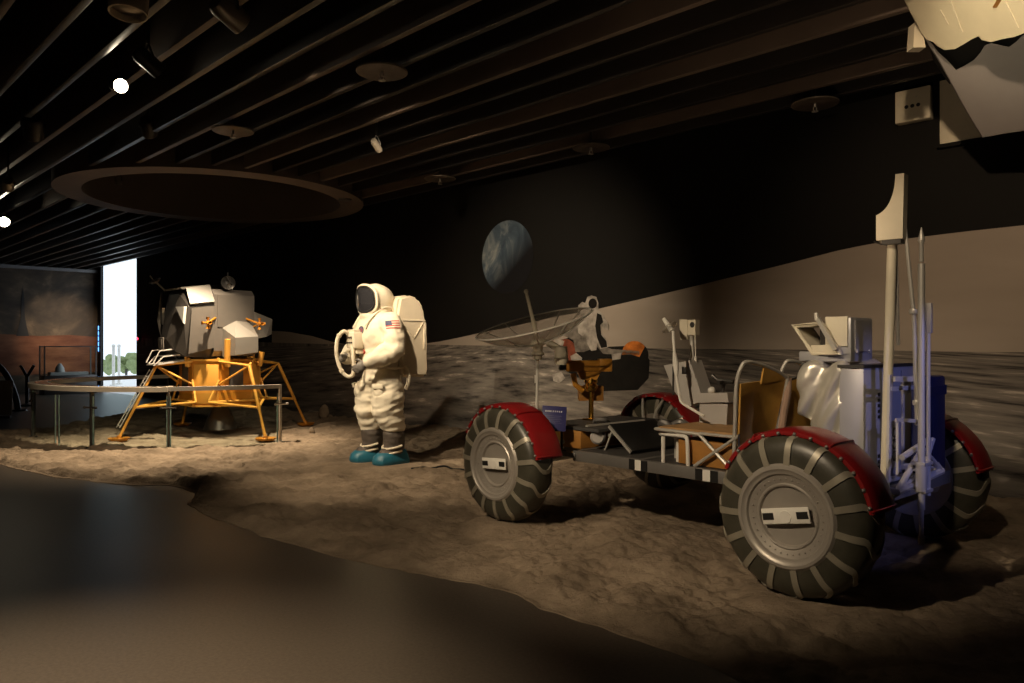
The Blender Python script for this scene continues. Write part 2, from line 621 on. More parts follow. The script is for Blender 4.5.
def sprinkler(px, py, label):
    d = 2.05 * FPX / (HY - py)
    o = thing('sprinkler', label, 'sprinkler', P(px, py, d), 0, 'sprinklers under the ceiling')
    mb = MB()
    mb.lathe([(0.0, 0.012), (0.188, 0.006), (0.190, -0.004), (0.183, -0.008), (0.0, 0.004)], 40)
    mb.build('collector_plate', M['plate_brown'], o)
    r_ = MB()
    r_.lathe([(0.183, 0.0), (0.1925, -0.002), (0.1925, 0.007), (0.183, 0.007)], 40)
    r_.build('rim', M['can_silver'], o)
    h = MB()
    h.tube([(0, 0, 0.01), (0, 0, -0.03)], 0.011, 8)
    h.tube([(-0.014, 0, -0.028), (-0.011, 0, -0.06)], 0.004, 6)
    h.tube([(0.014, 0, -0.028), (0.011, 0, -0.06)], 0.004, 6)
    h.lathe([(0, -0.066), (0.028, -0.066), (0.028, -0.062), (0, -0.060)], 12)
    h.box((0, 0, 0.016), (0.09, 0.02, 0.01))
    h.build('spray_head', M['steel'], o)
    p_ = MB()
    p_.tube([(0, 0, 0.01), (0, 0, ZC - 3.35 - 0.01)], 0.012, 8)
    p_.build('drop_pipe', M['dark_steel'], o)


for a in ((382, 72, 'round sprinkler plate under the slats nearest the camera, above the astronaut'),
          (233, 131, 'round sprinkler plate hanging in front of the big ceiling ring'),
          (591, 148, 'round sprinkler plate near the mural wall above the antenna dish'),
          (440, 179, 'small sprinkler plate close to the right end of the ceiling ring'),
          (815, 104, 'dark sprinkler plate close to the wall beside the socket box')):
    sprinkler(*a)


def can_lamp(px, py, d, aim, r, L, body, front, label, cat='spotlight', yoke=True, name='track_spotlight'):
    """track lamp: a can, its yoke and its stem up to the track"""
    c = P(px, py, d * 0.93)
    o = thing(name, label, cat, c, 0, 'track lamps')
    ax = (V(aim) - c).normalized()
    m = frame((0, 0, 0), (0, 0, 1) if abs(ax.z) < 0.95 else (1, 0, 0), ax)
    mb = MB()
    mb.lathe([(0.0, -L), (r * 0.8, -L), (r, -L * 0.85), (r, 0.0), (r * 0.9, 0.0), (r * 0.86, -L * 0.25), (0.0, -L * 0.3)], 24, m)
    b = mb.build('lamp_can', body, o)
    f = MB()
    f.lathe([(0.0, -L * 0.10), (r * 0.55, -L * 0.13), (r * 0.87, -L * 0.2)], 20, m)
    f.build('lens', front, b)
    y = MB()
    mid = -ax * L * 0.5
    side = ax.cross(V((0, 0, 1))).normalized() if abs(ax.z) < 0.98 else V((1, 0, 0))
    top = mid + V((0, 0, r + 0.07))
    for sg in (-1, 1):
        y.tube([mid + side * sg * (r + 0.006), mid + side * sg * (r + 0.006) + V((0, 0, r * 0.6)), top], 0.008, 6)
    y.build('yoke', M['can'], o)
    st = MB()
    up = 3.86 - (c.z + top.z)
    st.tube([top, top + V((0, 0, max(0.05, up)))], 0.012, 8)
    st.box(tuple(top + V((0, 0, max(0.05, up)))), (0.10, 0.05, 0.03))
    st.build('stem', M['can'], o)
    return o


can_lamp(121, 86, 6.3, (0.5, 2.5, 1.4), 0.058, 0.15, M['can'], M['lamp'], 'lit spotlight with a dazzling round lens at the top left')
can_lamp(4, 222, 12.6, (-3.0, 4.0, 0.0), 0.085, 0.18, M['can'], M['lamp'], 'small lit spotlight at the left picture edge')
can_lamp(128, 14, 5.0, (-2.35, 4.3, 0.0), 0.112, 0.22, M['can_pale'], M['can_silver'], 'pale downlight can at the top edge, switched off')
can_lamp(242, 24, 5.1, (-0.6, 6.4, 2.5), 0.075, 0.20, M['can_silver'], M['black'], 'silver barrel spotlight beside the pale downlight, switched off')
can_lamp(160, 72, 6.0, (-1.0, 7.5, 1.8), 0.06, 0.20, M['can'], M['black'], 'black barrel spotlight just right of the dazzling lamp, switched off')
can_lamp(34, 136, 7.8, (-6.0, 10.0, 1.0), 0.09, 0.22, M['can'], M['black'], 'black spotlight with a wire yoke at the left, switched off')
can_lamp(150, 134, 8.2, (-4.5, 11.0, 1.0), 0.075, 0.18, M['can'], M['black'], 'black spotlight in front of the ceiling ring, switched off')
can_lamp(379, 150, 8.2, (-0.9, 10.0, 2.4), 0.035, 0.16, M['can_silver'], M['can_silver'], 'slim pale barrel lamp above the astronaut')
can_lamp(8, 188, 9.5, (-8.0, 12.0, 1.5), 0.06, 0.15, M['can_silver'], M['can_pale'], 'small silver lamp at the left picture edge above the lit one')
can_lamp(119, 185, 11.6, (-5.6, 11.4, 0.0), 0.04, 0.12, M['can_silver'], M['can_pale'], 'tiny silver lamp inside the ceiling ring')

# lamps' track
for (qa, lab, s0, s1) in ((2.2, 'thin black lamp track under the ceiling nearer the camera', -9.0, 7.0), (4.25, 'thin black lamp track under the ceiling nearer the mural', -11.0, RING_S - 2.3)):
    mb = MB()
    mb.box(((s0 + s1) / 2, qa, 3.885), (s1 - s0, 0.05, 0.05), bev=0.004)
    mb.box(((s0 + s1) / 2, qa, 4.02), (0.02, 0.02, 0.24))
    o = tag(mb.build('lamp_track', M['can']), lab, 'track', 'lamp tracks')
    o.matrix_world = MW

# ------------------------------------------------------------------ top right: torn hanging piece and the wall boxes
hp = thing('hanging_model', 'torn cream panelled model piece hanging at the top right corner', 'hanging model', P(985, 60, 4.6))
o0 = V(hp.location)


def slab(mb, poly, th, ndir):
    """thick plate through 3-D corner points"""
    a = [V(p) for p in poly]
    nn = V(ndir).normalized()
    va = [mb.bm.verts.new(p) for p in a]
    vb = [mb.bm.verts.new(p + nn * th) for p in a]
    n = len(a)
    mb.bm.faces.new(va)
    mb.bm.faces.new(list(reversed(vb)))
    for i in range(n):
        mb.bm.faces.new((va[i], vb[i], vb[(i + 1) % n], va[(i + 1) % n]))


def rel(px, py, d):
    return P(px, py, d) - o0


# upper plate: its plane through three points, every outline point dropped on that plane
def on_plane(pts3, px, py):
    a, b, c = [V(p) for p in pts3]
    n = (b - a).cross(c - a)
    d = P(px, py, 1.0) - V((0, 0, HC))
    t = (a - V((0, 0, HC))).dot(n) / d.dot(n)
    return V((0, 0, HC)) + d * t


up_pl = (P(905, 0, 4.75), P(925, 40, 4.85), P(1024, 40, 4.2))
upper = [(890, -32), (905, 0), (914, 18), (922, 33), (928, 40), (934, 42), (938, 46), (945, 50), (955, 49), (964, 44), (972, 39), (979, 36), (983, 40), (991, 42), (1003, 39), (1014, 37), (1022, 34), (1034, 28), (1060, 20), (1060, -32)]
mb = MB()
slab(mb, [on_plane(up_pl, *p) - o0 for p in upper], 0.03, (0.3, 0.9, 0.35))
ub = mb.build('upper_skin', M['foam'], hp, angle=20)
mb = MB()
for (a, b) in (((950, 0), (962, 32)), ((940, 10), (948, 24)), ((1002, -5), (1018, 28))):
    pa, pb = on_plane(up_pl, *a) - o0, on_plane(up_pl, *b) - o0
    mb.bar(pa - V((0.0, 0.004, 0.002)), pb - V((0.0, 0.004, 0.002)), 0.006, 0.006)
mb.build('seam', M['cream'], ub)
mb = MB()
pa, pb = on_plane(up_pl, 995, 7) - o0, on_plane(up_pl, 1003, -6) - o0
mb.bar(pa - V((0, 0.006, 0.003)), pb - V((0, 0.006, 0.003)), 0.03, 0.008)
mb.build('tape', M['orange'], ub)
lo_pl = (P(925, 40, 4.88), P(1028, 36, 4.5), P(983, 140, 5.35))
lower = [(922, 33), (930, 46), (938, 58), (948, 76), (960, 98), (971, 118), (983, 137), (1000, 134), (1020, 131), (1060, 124), (1060, 22), (1032, 30), (1022, 36), (1016, 42), (1009, 47), (1000, 45), (992, 43), (985, 45), (981, 52), (974, 60), (964, 66), (956, 70), (951, 64), (944, 57), (938, 52), (934, 46)]
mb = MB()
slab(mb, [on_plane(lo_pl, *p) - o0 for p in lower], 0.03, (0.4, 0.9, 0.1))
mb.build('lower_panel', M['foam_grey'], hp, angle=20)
mb = MB()
dark = [(932, 30), (940, 60), (956, 82), (990, 70), (1030, 55), (1040, 20), (985, 20)]
slab(mb, [on_plane(lo_pl, *p) - o0 + V((0.02, 0.10, 0.03)) for p in dark], 0.05, (0.4, 0.9, 0.1))
mb.build('black_lining', M['black'], hp)
mb = MB()
a = on_plane(up_pl, 921, 38) - o0
mb.hexa([a + V(v) for v in ((-0.05, 0, -0.06), (0.03, 0, -0.06), (0.03, 0.08, -0.06), (-0.05, 0.08, -0.06), (-0.04, 0, 0.10), (0.0, 0, 0.12), (0.0, 0.08, 0.12), (-0.04, 0.08, 0.10))])
mb.build('corner_bracket', M['cream'], hp)
mb = MB()
top = on_plane(up_pl, 960, -32) - o0
for dx in (0.0, 0.45):
    mb.tube([top + V((dx, 0.04, -0.05)), V((top.x + dx, top.y + 0.04, ZC - o0.z))], 0.008, 6)
mb.build('hanging_wire', M['dark_steel'], hp)

s_, z_ = on_wall(916, 107)
sk = thing('socket_box', 'square cream junction box with three dark holes high on the black wall', 'wall box', tuple(W(s_, QW, z_)), math.atan2(WD.y, WD.x))
mb = MB()
mb.box((0, -0.045, 0), (0.27, 0.09, 0.265), bev=0.008)
bx = mb.build('box_body', M['cream'], sk)
mb = MB()
for x in (-0.045, 0.0, 0.045):
    mb.lathe([(0.0, 0.004), (0.015, 0.004), (0.016, 0.0)], 14, Matrix.Translation((x, -0.0905, -0.01)) @ Matrix.Rotation(PI / 2, 4, 'X'))
mb.build('socket_hole', M['black'], bx)
mb = MB()
for (x, z) in ((-0.04, 0.06), (0.03, 0.06), (-0.04, 0.085)):
    mb.lathe([(0.0, 0.003), (0.006, 0.003), (0.007, 0.0)], 10, Matrix.Translation((x, -0.0905, z)) @ Matrix.Rotation(PI / 2, 4, 'X'))
mb.build('screw', M['steel'], bx)
s_, z_ = on_wall(966, 108)
sk2 = thing('access_panel', 'plain cream panel on the black wall half hidden behind the hanging piece', 'wall panel', tuple(W(s_, QW, z_)), math.atan2(WD.y, WD.x))
mb = MB()
mb.box((0, -0.02, -0.02), (0.36, 0.04, 0.54), bev=0.005)
mb.build('panel_door', M['cream'], sk2)
mb = MB()
mb.box((0, -0.025, -0.28), (0.37, 0.05, 0.03))
mb.box((-0.19, -0.025, -0.02), (0.02, 0.05, 0.54))
mb.build('panel_frame', M['wall_black'], sk2)

# ------------------------------------------------------------------ the mural on the back wall
mural = thing('moon_mural', 'wall mural of a grey moon plain and pale hill under black sky', 'mural', tuple(W(0, QW, 0)))


def wall_poly(name, pts, m, off, th=0.002, parent=None, wpts=False):
    mb = MB()
    poly = pts if wpts else [on_wall(*p) for p in pts]
    mb.prism([(s, z) for s, z in poly], 0, th)
    me = mb.mesh(name, m, 0)
    o = link(name, me, parent or mural)
    # local: x = s, y = z(height), z = towards the room
    m4 = Matrix(((WD.x, 0, -ND.x, P0.x), (WD.y, 0, -ND.y, P0.y), (0, 1, 0, 0), (0, 0, 0, 1)))
    me.transform(Matrix(((1, 0, 0, 0), (0, 1, 0, 0), (0, 0, 1, off), (0, 0, 0, 1))))
    par = parent or mural
    chain = Matrix.Identity(4)
    o.matrix_parent_inverse = Matrix.Identity(4)
    if par is mural:
        o.matrix_local = Matrix.Translation(mural.location).inverted() @ m4
    return o


plain_top = [(s, z) for s, z in (on_wall(px, py) for px, py in ((137.5, 338), (272, 342.5), (323, 344), (425, 344.5), (560, 347), (700, 349), (850, 350), (990, 352)))]
sR = 13.9
plain_poly = [plain_top[0]] + plain_top + [(sR, plain_top[-1][1]), (sR, -0.05), (plain_top[0][0], -0.05)]
plain_poly = plain_poly[1:]
# the printed plain recedes: streaks get finer towards its horizon (x = along the wall, y = height)
nt = M['plain'].node_tree
mpn = nt.nodes['Mapping']
mpn.inputs['Scale'].default_value = (1, 1, 1)
sxn = nt.nodes.new('ShaderNodeSeparateXYZ')
nt.links.new(nt.nodes['Texture Coordinate'].outputs['Object'], sxn.inputs[0])


def mth(op, a, b=None):
    n = nt.nodes.new('ShaderNodeMath')
    n.operation = op
    for i, v in enumerate((a, b)):
        if v is None: continue
        if isinstance(v, (int, float)): n.inputs[i].default_value = v
        else: nt.links.new(v, n.inputs[i])
    return n.outputs[0]


dep = mth('MAXIMUM', mth('SUBTRACT', 1.30, sxn.outputs['Y']), 0.02)
den = mth('ADD', dep, 0.22)
cxn = nt.nodes.new('ShaderNodeCombineXYZ')
nt.links.new(mth('MULTIPLY', mth('DIVIDE', mth('SUBTRACT', sxn.outputs['X'], 2.0), den), 1.1), cxn.inputs['X'])
nt.links.new(mth('MULTIPLY', mth('LOGARITHM', den, 2.718), 7.0), cxn.inputs['Y'])
nt.links.new(cxn.outputs[0], mpn.inputs['Vector'])
M['hill'].node_tree.nodes['Mapping'].inputs['Scale'].default_value = (0.8, 3.0, 1)
pl = wall_poly('plain_print', plain_poly, M['plain'], 0.003, wpts=True)
hill_px = [(272, 331), (277, 331), (290, 332), (300, 334), (312, 336), (322, 339), (333, 342), (345, 344), (380, 344.2), (425, 343.5), (440, 341.5), (462, 337), (480, 333), (510, 327), (550, 318), (600, 308.5), (650, 297), (700, 285), (718, 280.5), (760, 270.5), (800, 260.5), (836, 251), (860, 246), (882, 242), (920, 237), (970, 231), (1022, 225.5)]
hp_ = [on_wall(*p) for p in hill_px]
hs0, hs1 = hp_[0][0], hp_[-1][0]
hill_poly = hp_ + [(hs1 + 2, hp_[-1][1] + 0.1), (sR, hp_[-1][1] + 0.12), (sR, plain_top[-1][1] - 0.02)] + [(s, z - 0.02) for s, z in reversed(plain_top) if s > hs0] + [(hs0, plain_top[1][1] - 0.02)]
hl = wall_poly('hill_print', hill_poly, M['hill'], 0.001, wpts=True)

# the planet in the printed sky
es, ez = on_wall(507, 257)
er = 36.5 * (P0.y + WD.y * es) / FPX
M['earth'] = ramp_mat('earth_print', [(0.30, (0.018, 0.03, 0.05)), (0.48, (0.06, 0.085, 0.115)), (0.58, (0.15, 0.175, 0.195)), (0.72, (0.36, 0.37, 0.35))], 2.6, stretch=(1.0, 0.55, 1), detail=8, nrough=0.6, distort=1.2, rough=0.6, coord='Object')
nt = M['earth'].node_tree
# the printed planet is half in its own night: a printed edge between its day and night side
tc = nt.nodes['Texture Coordinate']
sx = nt.nodes.new('ShaderNodeSeparateXYZ')
nt.links.new(tc.outputs['Object'], sx.inputs[0])
ma = nt.nodes.new('ShaderNodeMath'); ma.operation = 'MULTIPLY_ADD'
ma.inputs[1].default_value = -0.75
nt.links.new(sx.outputs['X'], ma.inputs[0])
nt.links.new(sx.outputs['Y'], ma.inputs[2])
mr = nt.nodes.new('ShaderNodeMapRange')
mr.inputs['From Min'].default_value = -er * 0.55
mr.inputs['From Max'].default_value = er * 0.25
nt.links.new(ma.outputs[0], mr.inputs['Value'])
mx = nt.nodes.new('ShaderNodeMix'); mx.data_type = 'RGBA'
mx.inputs['A'].default_value = (0.006, 0.006, 0.008, 1)
nt.links.new(mr.outputs[0], mx.inputs['Factor'])
nt.links.new(nt.nodes['Color Ramp'].outputs[0], mx.inputs['B'])
nt.links.new(mx.outputs['Result'], nt.nodes['Principled BSDF'].inputs['Base Color'])
mb = MB()
mb.prism([(er * math.cos(2 * PI * k / 64), er * math.sin(2 * PI * k / 64)) for k in range(64)], 0, 0.002)
eo = link('planet_print', mb.mesh('planet_print', M['earth'], 0), mural)
eo.matrix_local = Matrix.Translation(mural.location).inverted() @ Matrix(((WD.x, 0, -ND.x, P0.x + WD.x * es - ND.x * 0.002), (WD.y, 0, -ND.y, P0.y + WD.y * es - ND.y * 0.002), (0, 1, 0, ez), (0, 0, 0, 1)))
eo['label'] = 'blue and white planet half in shadow'

# printed moon buggy and rider on the plain, behind the antenna
M['pr_white'] = mat('print_white', (0.30, 0.275, 0.25), 0.6, var=0.5, vscale=9, spec=0.06)
M['pr_grey'] = mat('print_grey', (0.15, 0.135, 0.12), 0.6, var=0.55, vscale=10, spec=0.06)
M['pr_dark'] = mat('print_dark', (0.012, 0.011, 0.010), 0.6, var=0.3, vscale=6, spec=0.06)
M['pr_orange'] = mat('print_orange', (0.48, 0.15, 0.03), 0.6, var=0.5, vscale=9, spec=0.06)
M['pr_rust'] = mat('print_rust', (0.17, 0.05, 0.03), 0.6, var=0.4, vscale=9, spec=0.06)


def ell(cx, cy, rx, ry, n=20, a0=0, a1=360):
    return [(cx + rx * math.cos(R(a0 + (a1 - a0) * k / n)), cy - ry * math.sin(R(a0 + (a1 - a0) * k / n))) for k in range(n + (0 if a1 - a0 == 360 else 1))]


pb = wall_poly('buggy_print', [(556, 356), (560, 340), (572, 337), (584, 339), (600, 347), (626, 346), (642, 349), (650, 360), (649, 378), (638, 390), (604, 391), (594, 381), (580, 378), (568, 372)], M['pr_dark'], 0.005)


def sub(name, pts, m, off):
    o = wall_poly(name, pts, m, off)
    return o


sub('wheel_print', ell(566, 352, 11, 13), M['pr_rust'], 0.007)
sub('wheel_print', ell(636, 355, 13, 13), M['pr_dark'], 0.007)
sub('fender_print', [(622.5, 355)] + [(635 - 12 * math.cos(R(a)), 352 - 11 * math.sin(R(a))) for a in range(0, 151, 15)] + [(640, 357), (630, 354)], M['pr_orange'], 0.009)
sub('body_print', [(558, 326), (578, 327), (590, 333), (604, 346), (612, 349), (640, 351), (640, 355), (604, 354), (598, 347), (584, 352), (576, 352), (574, 340), (560, 334)], M['pr_grey'], 0.009)
for pts in ([(554, 344), (558, 339), (565, 341), (563, 348), (556, 350)], [(571, 356), (577, 353), (583, 358), (580, 366), (573, 367)], [(612, 354), (622, 353), (621, 359), (613, 360)], [(586, 372), (600, 374), (597, 378), (588, 377)], [(553, 374), (562, 372), (566, 378), (560, 383), (554, 381)], [(560, 327), (566, 322), (576, 322), (578, 328)]):
    sub('gear_print', pts, M['pr_white'], 0.010)
ast_ = sub('rider_print', [(579, 313), (579, 305), (583, 302), (586, 303), (588, 297), (592, 295.5), (597, 297), (599, 303), (599, 309), (602, 313), (606, 319), (609.5, 325), (609, 330), (605, 329), (602, 326), (602, 333), (606, 338), (609, 347), (601, 349), (598, 343), (597, 350), (592, 351), (588, 344), (586, 334), (583, 336), (579, 333), (578, 322)], M['pr_white'], 0.011)
sub('visor_print', ell(593.5, 303.5, 4.2, 5), M['pr_dark'], 0.013)
sub('shade_print', [(598, 313), (602, 315), (604, 322), (601, 325), (602, 335), (607, 341), (608, 347), (602, 348), (598, 338), (596, 326)], M['pr_dark'], 0.013)

# ------------------------------------------------------------------ moon ground
CONT = []           # (x, y, radius, height) where things stand


def ground_raw(x, y):
    p = V((x, y, 0))
    h = 0.045 + 0.035 * noise.noise(p * 0.7 + V((3, 1, 0))) + 0.022 * noise.noise(p * 2.1) + 0.014 * noise.noise(p * 4.7) + 0.010 * noise.noise(p * 9.5) + 0.006 * noise.noise(p * 21)
    r_ = abs(noise.noise(p * 3.1 + V((9, 2, 5))))
    h += 0.02 * (0.25 - min(r_, 0.25)) / 0.25 * (0.5 + 0.5 * noise.noise(p * 0.9))
    h += 0.055 * (noise.turbulence(p * 1.9 + V((5, 3, 2)), 5, True) - 0.55) + 0.020 * (noise.turbulence(p * 6.0, 5, True) - 0.5) * 1.6
    h += 0.030 * (0.5 - abs(noise.noise(p * 1.7 + V((2, 7, 1))))) * 1.2 - 0.009
    c_ = noise.cell(p * 5.0) if False else 0.0
    h += 0.022 * max(0.0, noise.noise(p * 6.3 + V((1, 4, 2)))) ** 1.0 + 0.010 * abs(noise.noise(p * 14))
    # mound under the rover, rise towards the wall
    h += 0.13 * math.exp(-(((x - 0.72) / 0.55) ** 2 + ((y - 4.75) / 0.5) ** 2))
    h += 0.05 * math.exp(-(((x - 2.1) / 0.6) ** 2 + ((y - 4.0) / 0.5) ** 2))
    qq = (V((x, y)) - P0).dot(ND) + QW
    h += 0.09 * sstep(QW - 1.1, QW, qq)
    # shallow bowl around the lander
    h -= 0.035 * math.exp(-(((x + 4.3) / 1.9) ** 2 + ((y - 10.6) / 1.9) ** 2))
    return h


def ground(x, y):
    h = ground_raw(x, y)
    for (cx, cy, rr, hh) in CONT:
        d = math.hypot(x - cx, y - cy)
        if d < rr * 2.2:
            t = 1 - sstep(rr, rr * 2.2, d)
            h = h * (1 - t) + hh * t
    return h


RC, RD, RR_ = V((1.383, 5.145)), V((-0.662, 0.75)).normalized(), V((0.75, 0.662)).normalized()
RG = 0.05           # height of the rover's wheel contacts


def rover_xy(x, y):
    return RC + RD * x - RR_ * y


for ux, uy in ((1.105, 0.925), (-1.065, 0.91), (1.10, -0.86), (-1.0, -0.76)):
    for _ in (0,):
        c = rover_xy(ux, uy)
        CONT.append((c.x, c.y, 0.17, RG + 0.022))
AST = V((-1.37, 8.07))
AROT = math.atan2(-0.6, -0.8)
AZ = 0.06
CONT.append((AST.x - 0.12, AST.y - 0.05, 0.36, AZ + 0.002))
LMC = V((-4.22, 11.0))
LMROT = R(225)
LMZ = 0.02
for k in range(4):
    a = LMROT + k * PI / 2
    CONT.append((LMC.x + 1.38 * math.cos(a), LMC.y + 1.38 * math.sin(a), 0.16, LMZ + 0.004))

FB = [((-8.2, 10.6), (-8.3, 10.9)), ((-7.2, 9.9), (-7.5, 11.2)), ((-6.4, 9.1), (-7.0, 11.9)), ((-5.5, 8.2), (-7.2, 13.6)), ((-4.55, 7.5), -8.6), ((-3.7, 7.1), -6.6), ((-3.09, 6.96), -5.0), ((-2.75, 6.6), -3.4),
      ((-2.58, 6.1), -2.0), ((-1.82, 5.28), -0.4), ((-0.98, 4.6), 1.2), ((-0.06, 4.0), 2.8), ((0.19, 3.67), 3.7), ((0.58, 3.34), 4.6), ((0.886, 2.94), 5.6), ((1.3, 2.3), 6.9), ((1.8, 1.6), 8.3), ((2.4, 0.8), 9.6)]
FBp = []
for f, b in FB:
    if not isinstance(b, tuple):
        w = W(b, QW + 0.02, 0)
        b = (w.x, w.y)
    FBp.append((V((*f, 0)), V((*b, 0))))
Fs = spline([f for f, b in FBp], 40)
Bs = spline([b for f, b in FBp], 40)
NU, NV = len(Fs), 300
bm = bmesh.new()
grid = []
for i in range(NU):
    row = []
    for j in range(NV):
        t = (j / (NV - 1)) ** 1.15
        p = Fs[i].lerp(Bs[i], t)
        e = 0.06 * noise.noise(V((p.x * 2.3, p.y * 2.3, 4))) + 0.03 * noise.noise(V((p.x * 8, p.y * 8, 4)))
        if t < 0.2:
            dirv = (Bs[i] - Fs[i]).normalized()
            p = p + dirv * e * (1 - t / 0.2)
        dist = (p - Fs[i]).length
        edge = sstep(-0.02, 0.22, dist)
        h = ground(p.x, p.y)
        h = -0.012 + (max(h, 0.012) + 0.012) * edge
        if i == 0:
            h = -0.02
        row.append(bm.verts.new((p.x, p.y, max(h, 0.004) if j > 0 and i > 0 else -0.02)))
    grid.append(row)
for i in range(NU - 1):
    for j in range(NV - 1):
        bm.faces.new((grid[i][j], grid[i + 1][j], grid[i + 1][j + 1], grid[i][j + 1]))
bmesh.ops.recalc_face_normals(bm, faces=bm.faces)
me = bpy.data.meshes.new('moon_ground')
bm.to_mesh(me)
bm.free()
if sum(p.normal.z for p in me.polygons) < 0:
    me.flip_normals()
finish(me, M['ground'], 0)
me.polygons.foreach_set('use_smooth', [True] * len(me.polygons))
tag(link('moon_ground', me), 'raised bed of bumpy tan moon soil along the mural wall', 'ground', kind='structure')

# loose stones on the soil
stones = []
rnd = random.Random(3)
for (px, py, d, r, lab) in ((324, 411, 12.4, 0.12, 'pale upright stone by the foot of the wall left of the astronaut'), (312, 430, 11.0, 0.06, 'small stone on the soil right of the railing')):
    x = (px - 512) * d / FPX
    mb = MB()
    mb.ball((0, 0, r * 0.8), (r * 0.7, r * 0.6, r), 20)
    for v in mb.bm.verts:
        v.co += v.co.normalized() * 0.25 * r * noise.noise(v.co * (2.2 / r) * 0.6 + V((px, 0, 0)))
    tag(mb.build('stone', M['ground'], None, (x, d, ground(x, d) - 0.02)), lab, 'stone', 'stones on the moon soil')
# thin dark cord lying behind the front wheel
pts = []
for k in range(15):
    t = k / 14
    x, y = -1.0 + 0.75 * t, 7.55 + 0.35 * math.sin(4 * t) * 0.4 + 0.1 * t
    pts.append((x, y, ground(x, y) + 0.008))
mb = MB()
mb.tube(spline(pts, 3), 0.010, 6)
tag(mb.build('cord', M['black']), 'thin dark cord lying on the soil between astronaut and rover', 'cord')

# ------------------------------------------------------------------ curved railing round the lander
RLC = V((-4.62, 11.6))
RLR = 2.28
rail = thing('curved_railing', 'curved glass railing with a broad pale top standing round the lander model', 'railing', (RLC.x, RLC.y, 0))


def arc(r, a0, a1, z, n):
    return [V((r * math.cos(R(a0 + (a1 - a0) * k / n)), r * math.sin(R(a0 + (a1 - a0) * k / n)), z)) for k in range(n + 1)]


def arc_band(mb, r0, r1, a0, a1, z0, z1, n=48):
    pa, pb = arc(r0, a0, a1, z0, n), arc(r1, a0, a1, z0, n)
    rows = [[mb.bm.verts.new(p) for p in q] for q in (pa, pb, [p + V((0, 0, z1 - z0)) for p in pb], [p + V((0, 0, z1 - z0)) for p in pa])]
    for i in range(4):
        A, B = rows[i], rows[(i + 1) % 4]
        for k in range(n):
            mb.bm.faces.new((A[k], A[k + 1], B[k + 1], B[k]))
    mb.bm.faces.new([rows[i][0] for i in range(4)])
    mb.bm.faces.new([rows[i][n] for i in range(3, -1, -1)])


mb = MB()
arc_band(mb, RLR - 0.20, RLR + 0.06, -80, -232, 0.725, 0.785)
ct = mb.build('counter_top', M['counter'], rail)
mb = MB()
arc_band(mb, RLR - 0.17, RLR - 0.02, -81, -230, 0.785, 0.789)
mb.build('reading_panel', M['counter_dark'], ct)
mb = MB()
arc_band(mb, RLR - 0.02, RLR + 0.04, -46, -80, 0.735, 0.785, 24)
mb.build('hand_rail', M['steel'], rail)
for a0, a1 in ((-47, -79.5), (-80.5, -104), (-105, -119), (-121, -152)):
    mb = MB()
    arc_band(mb, RLR - 0.006, RLR + 0.006, a0, a1, 0.03, 0.70 if a0 > -100 else 0.66, 24)
    g = mb.build('glass_panel', M['glass'], rail)
    for a in (a0, a1):
        mb = MB()
        p = V((RLR * math.cos(R(a)), RLR * math.sin(R(a)), 0))
        mb.box((p.x, p.y, 0.35), (0.013, 0.013, 0.64), rot=Matrix.Rotation(R(a), 3, 'Z'))
        mb.build('glass_edge', M['glass_edge'], g)
for a, m in ((-46, 'steel'), (-80, 'dark_steel'), (-104.5, 'dark_steel'), (-152.5, 'dark_steel'), (-231, 'dark_steel')):
    d = V((math.cos(R(a)), math.sin(R(a)), 0))
    mb = MB()
    p = d * RLR
    mb.box((p.x, p.y, 0.37), (0.05, 0.022, 0.74), rot=Matrix.Rotation(R(a), 3, 'Z'), bev=0.003)
    mb.box((p.x, p.y, 0.02), (0.10, 0.09, 0.04), rot=Matrix.Rotation(R(a), 3, 'Z'), bev=0.003)
    po = mb.build('post', M[m], rail)
    if m == 'steel':
        po['label'] = 'bright steel end post'
    mb = MB()
    t = V((-d.y, d.x, 0))
    q = p + d * 0.03
    mb.tube([q - t * 0.085 + V((0, 0, 0.53)), q + t * 0.085 + V((0, 0, 0.53))], 0.012, 8)
    mb.ball(q - t * 0.085 + V((0, 0, 0.53)), 0.018, 8)
    mb.ball(q + t * 0.085 + V((0, 0, 0.53)), 0.018, 8)
    mb.build('glass_clamp', M[m], po)

# ------------------------------------------------------------------ far left: glow strips, case, models
sj = DOOR0
o = thing('blue_light_strip', 'narrow upright blue light strip beside the bright doorway', 'light strip', tuple(W(DOOR0 - 0.16, QW, 0)), math.atan2(WD.y, WD.x))
mb = MB()
mb.box((0.0, -0.02, 1.50), (0.10, 0.04, 0.86))
mb.build('strip_housing', M['black'], o)
mb = MB()
for k in range(5):
    mb.box((0.0, -0.045, 1.18 + 0.15 * k), (0.035, 0.012, 0.115))
mb.build('strip_light', M['neon'], o)
rl = P(139.5, 337, 17.2)
sl = wall_s(139.5)
o = thing('signal_lamp', 'tiny red signal lamp on the dark wall just right of the doorway', 'lamp', tuple(W(max(sl, DOOR1 + 0.08), QW - 0.005, 1.46)), math.atan2(WD.y, WD.x))
mb = MB()
mb.box((0, -0.02, 0), (0.14, 0.04, 0.14), bev=0.01)
mb.build('lamp_box', M['black'], o)
mb = MB()
mb.ball((0, -0.045, 0), 0.03, 12)
mb.build('red_light', M['redled'], o)


def on_left(px, py, off=0.0):
    """point on the far left wall"""
    k = (px - 512) / FPX
    # point = W(S0+off, q, .)
    a = P0 + WD * (S0 + off)
    q = QW + (k * a.y - a.x) / (ND.x - k * ND.y)
    y = a.y + ND.y * (q - QW)
    return q, HC + (HY - py) * y / FPX


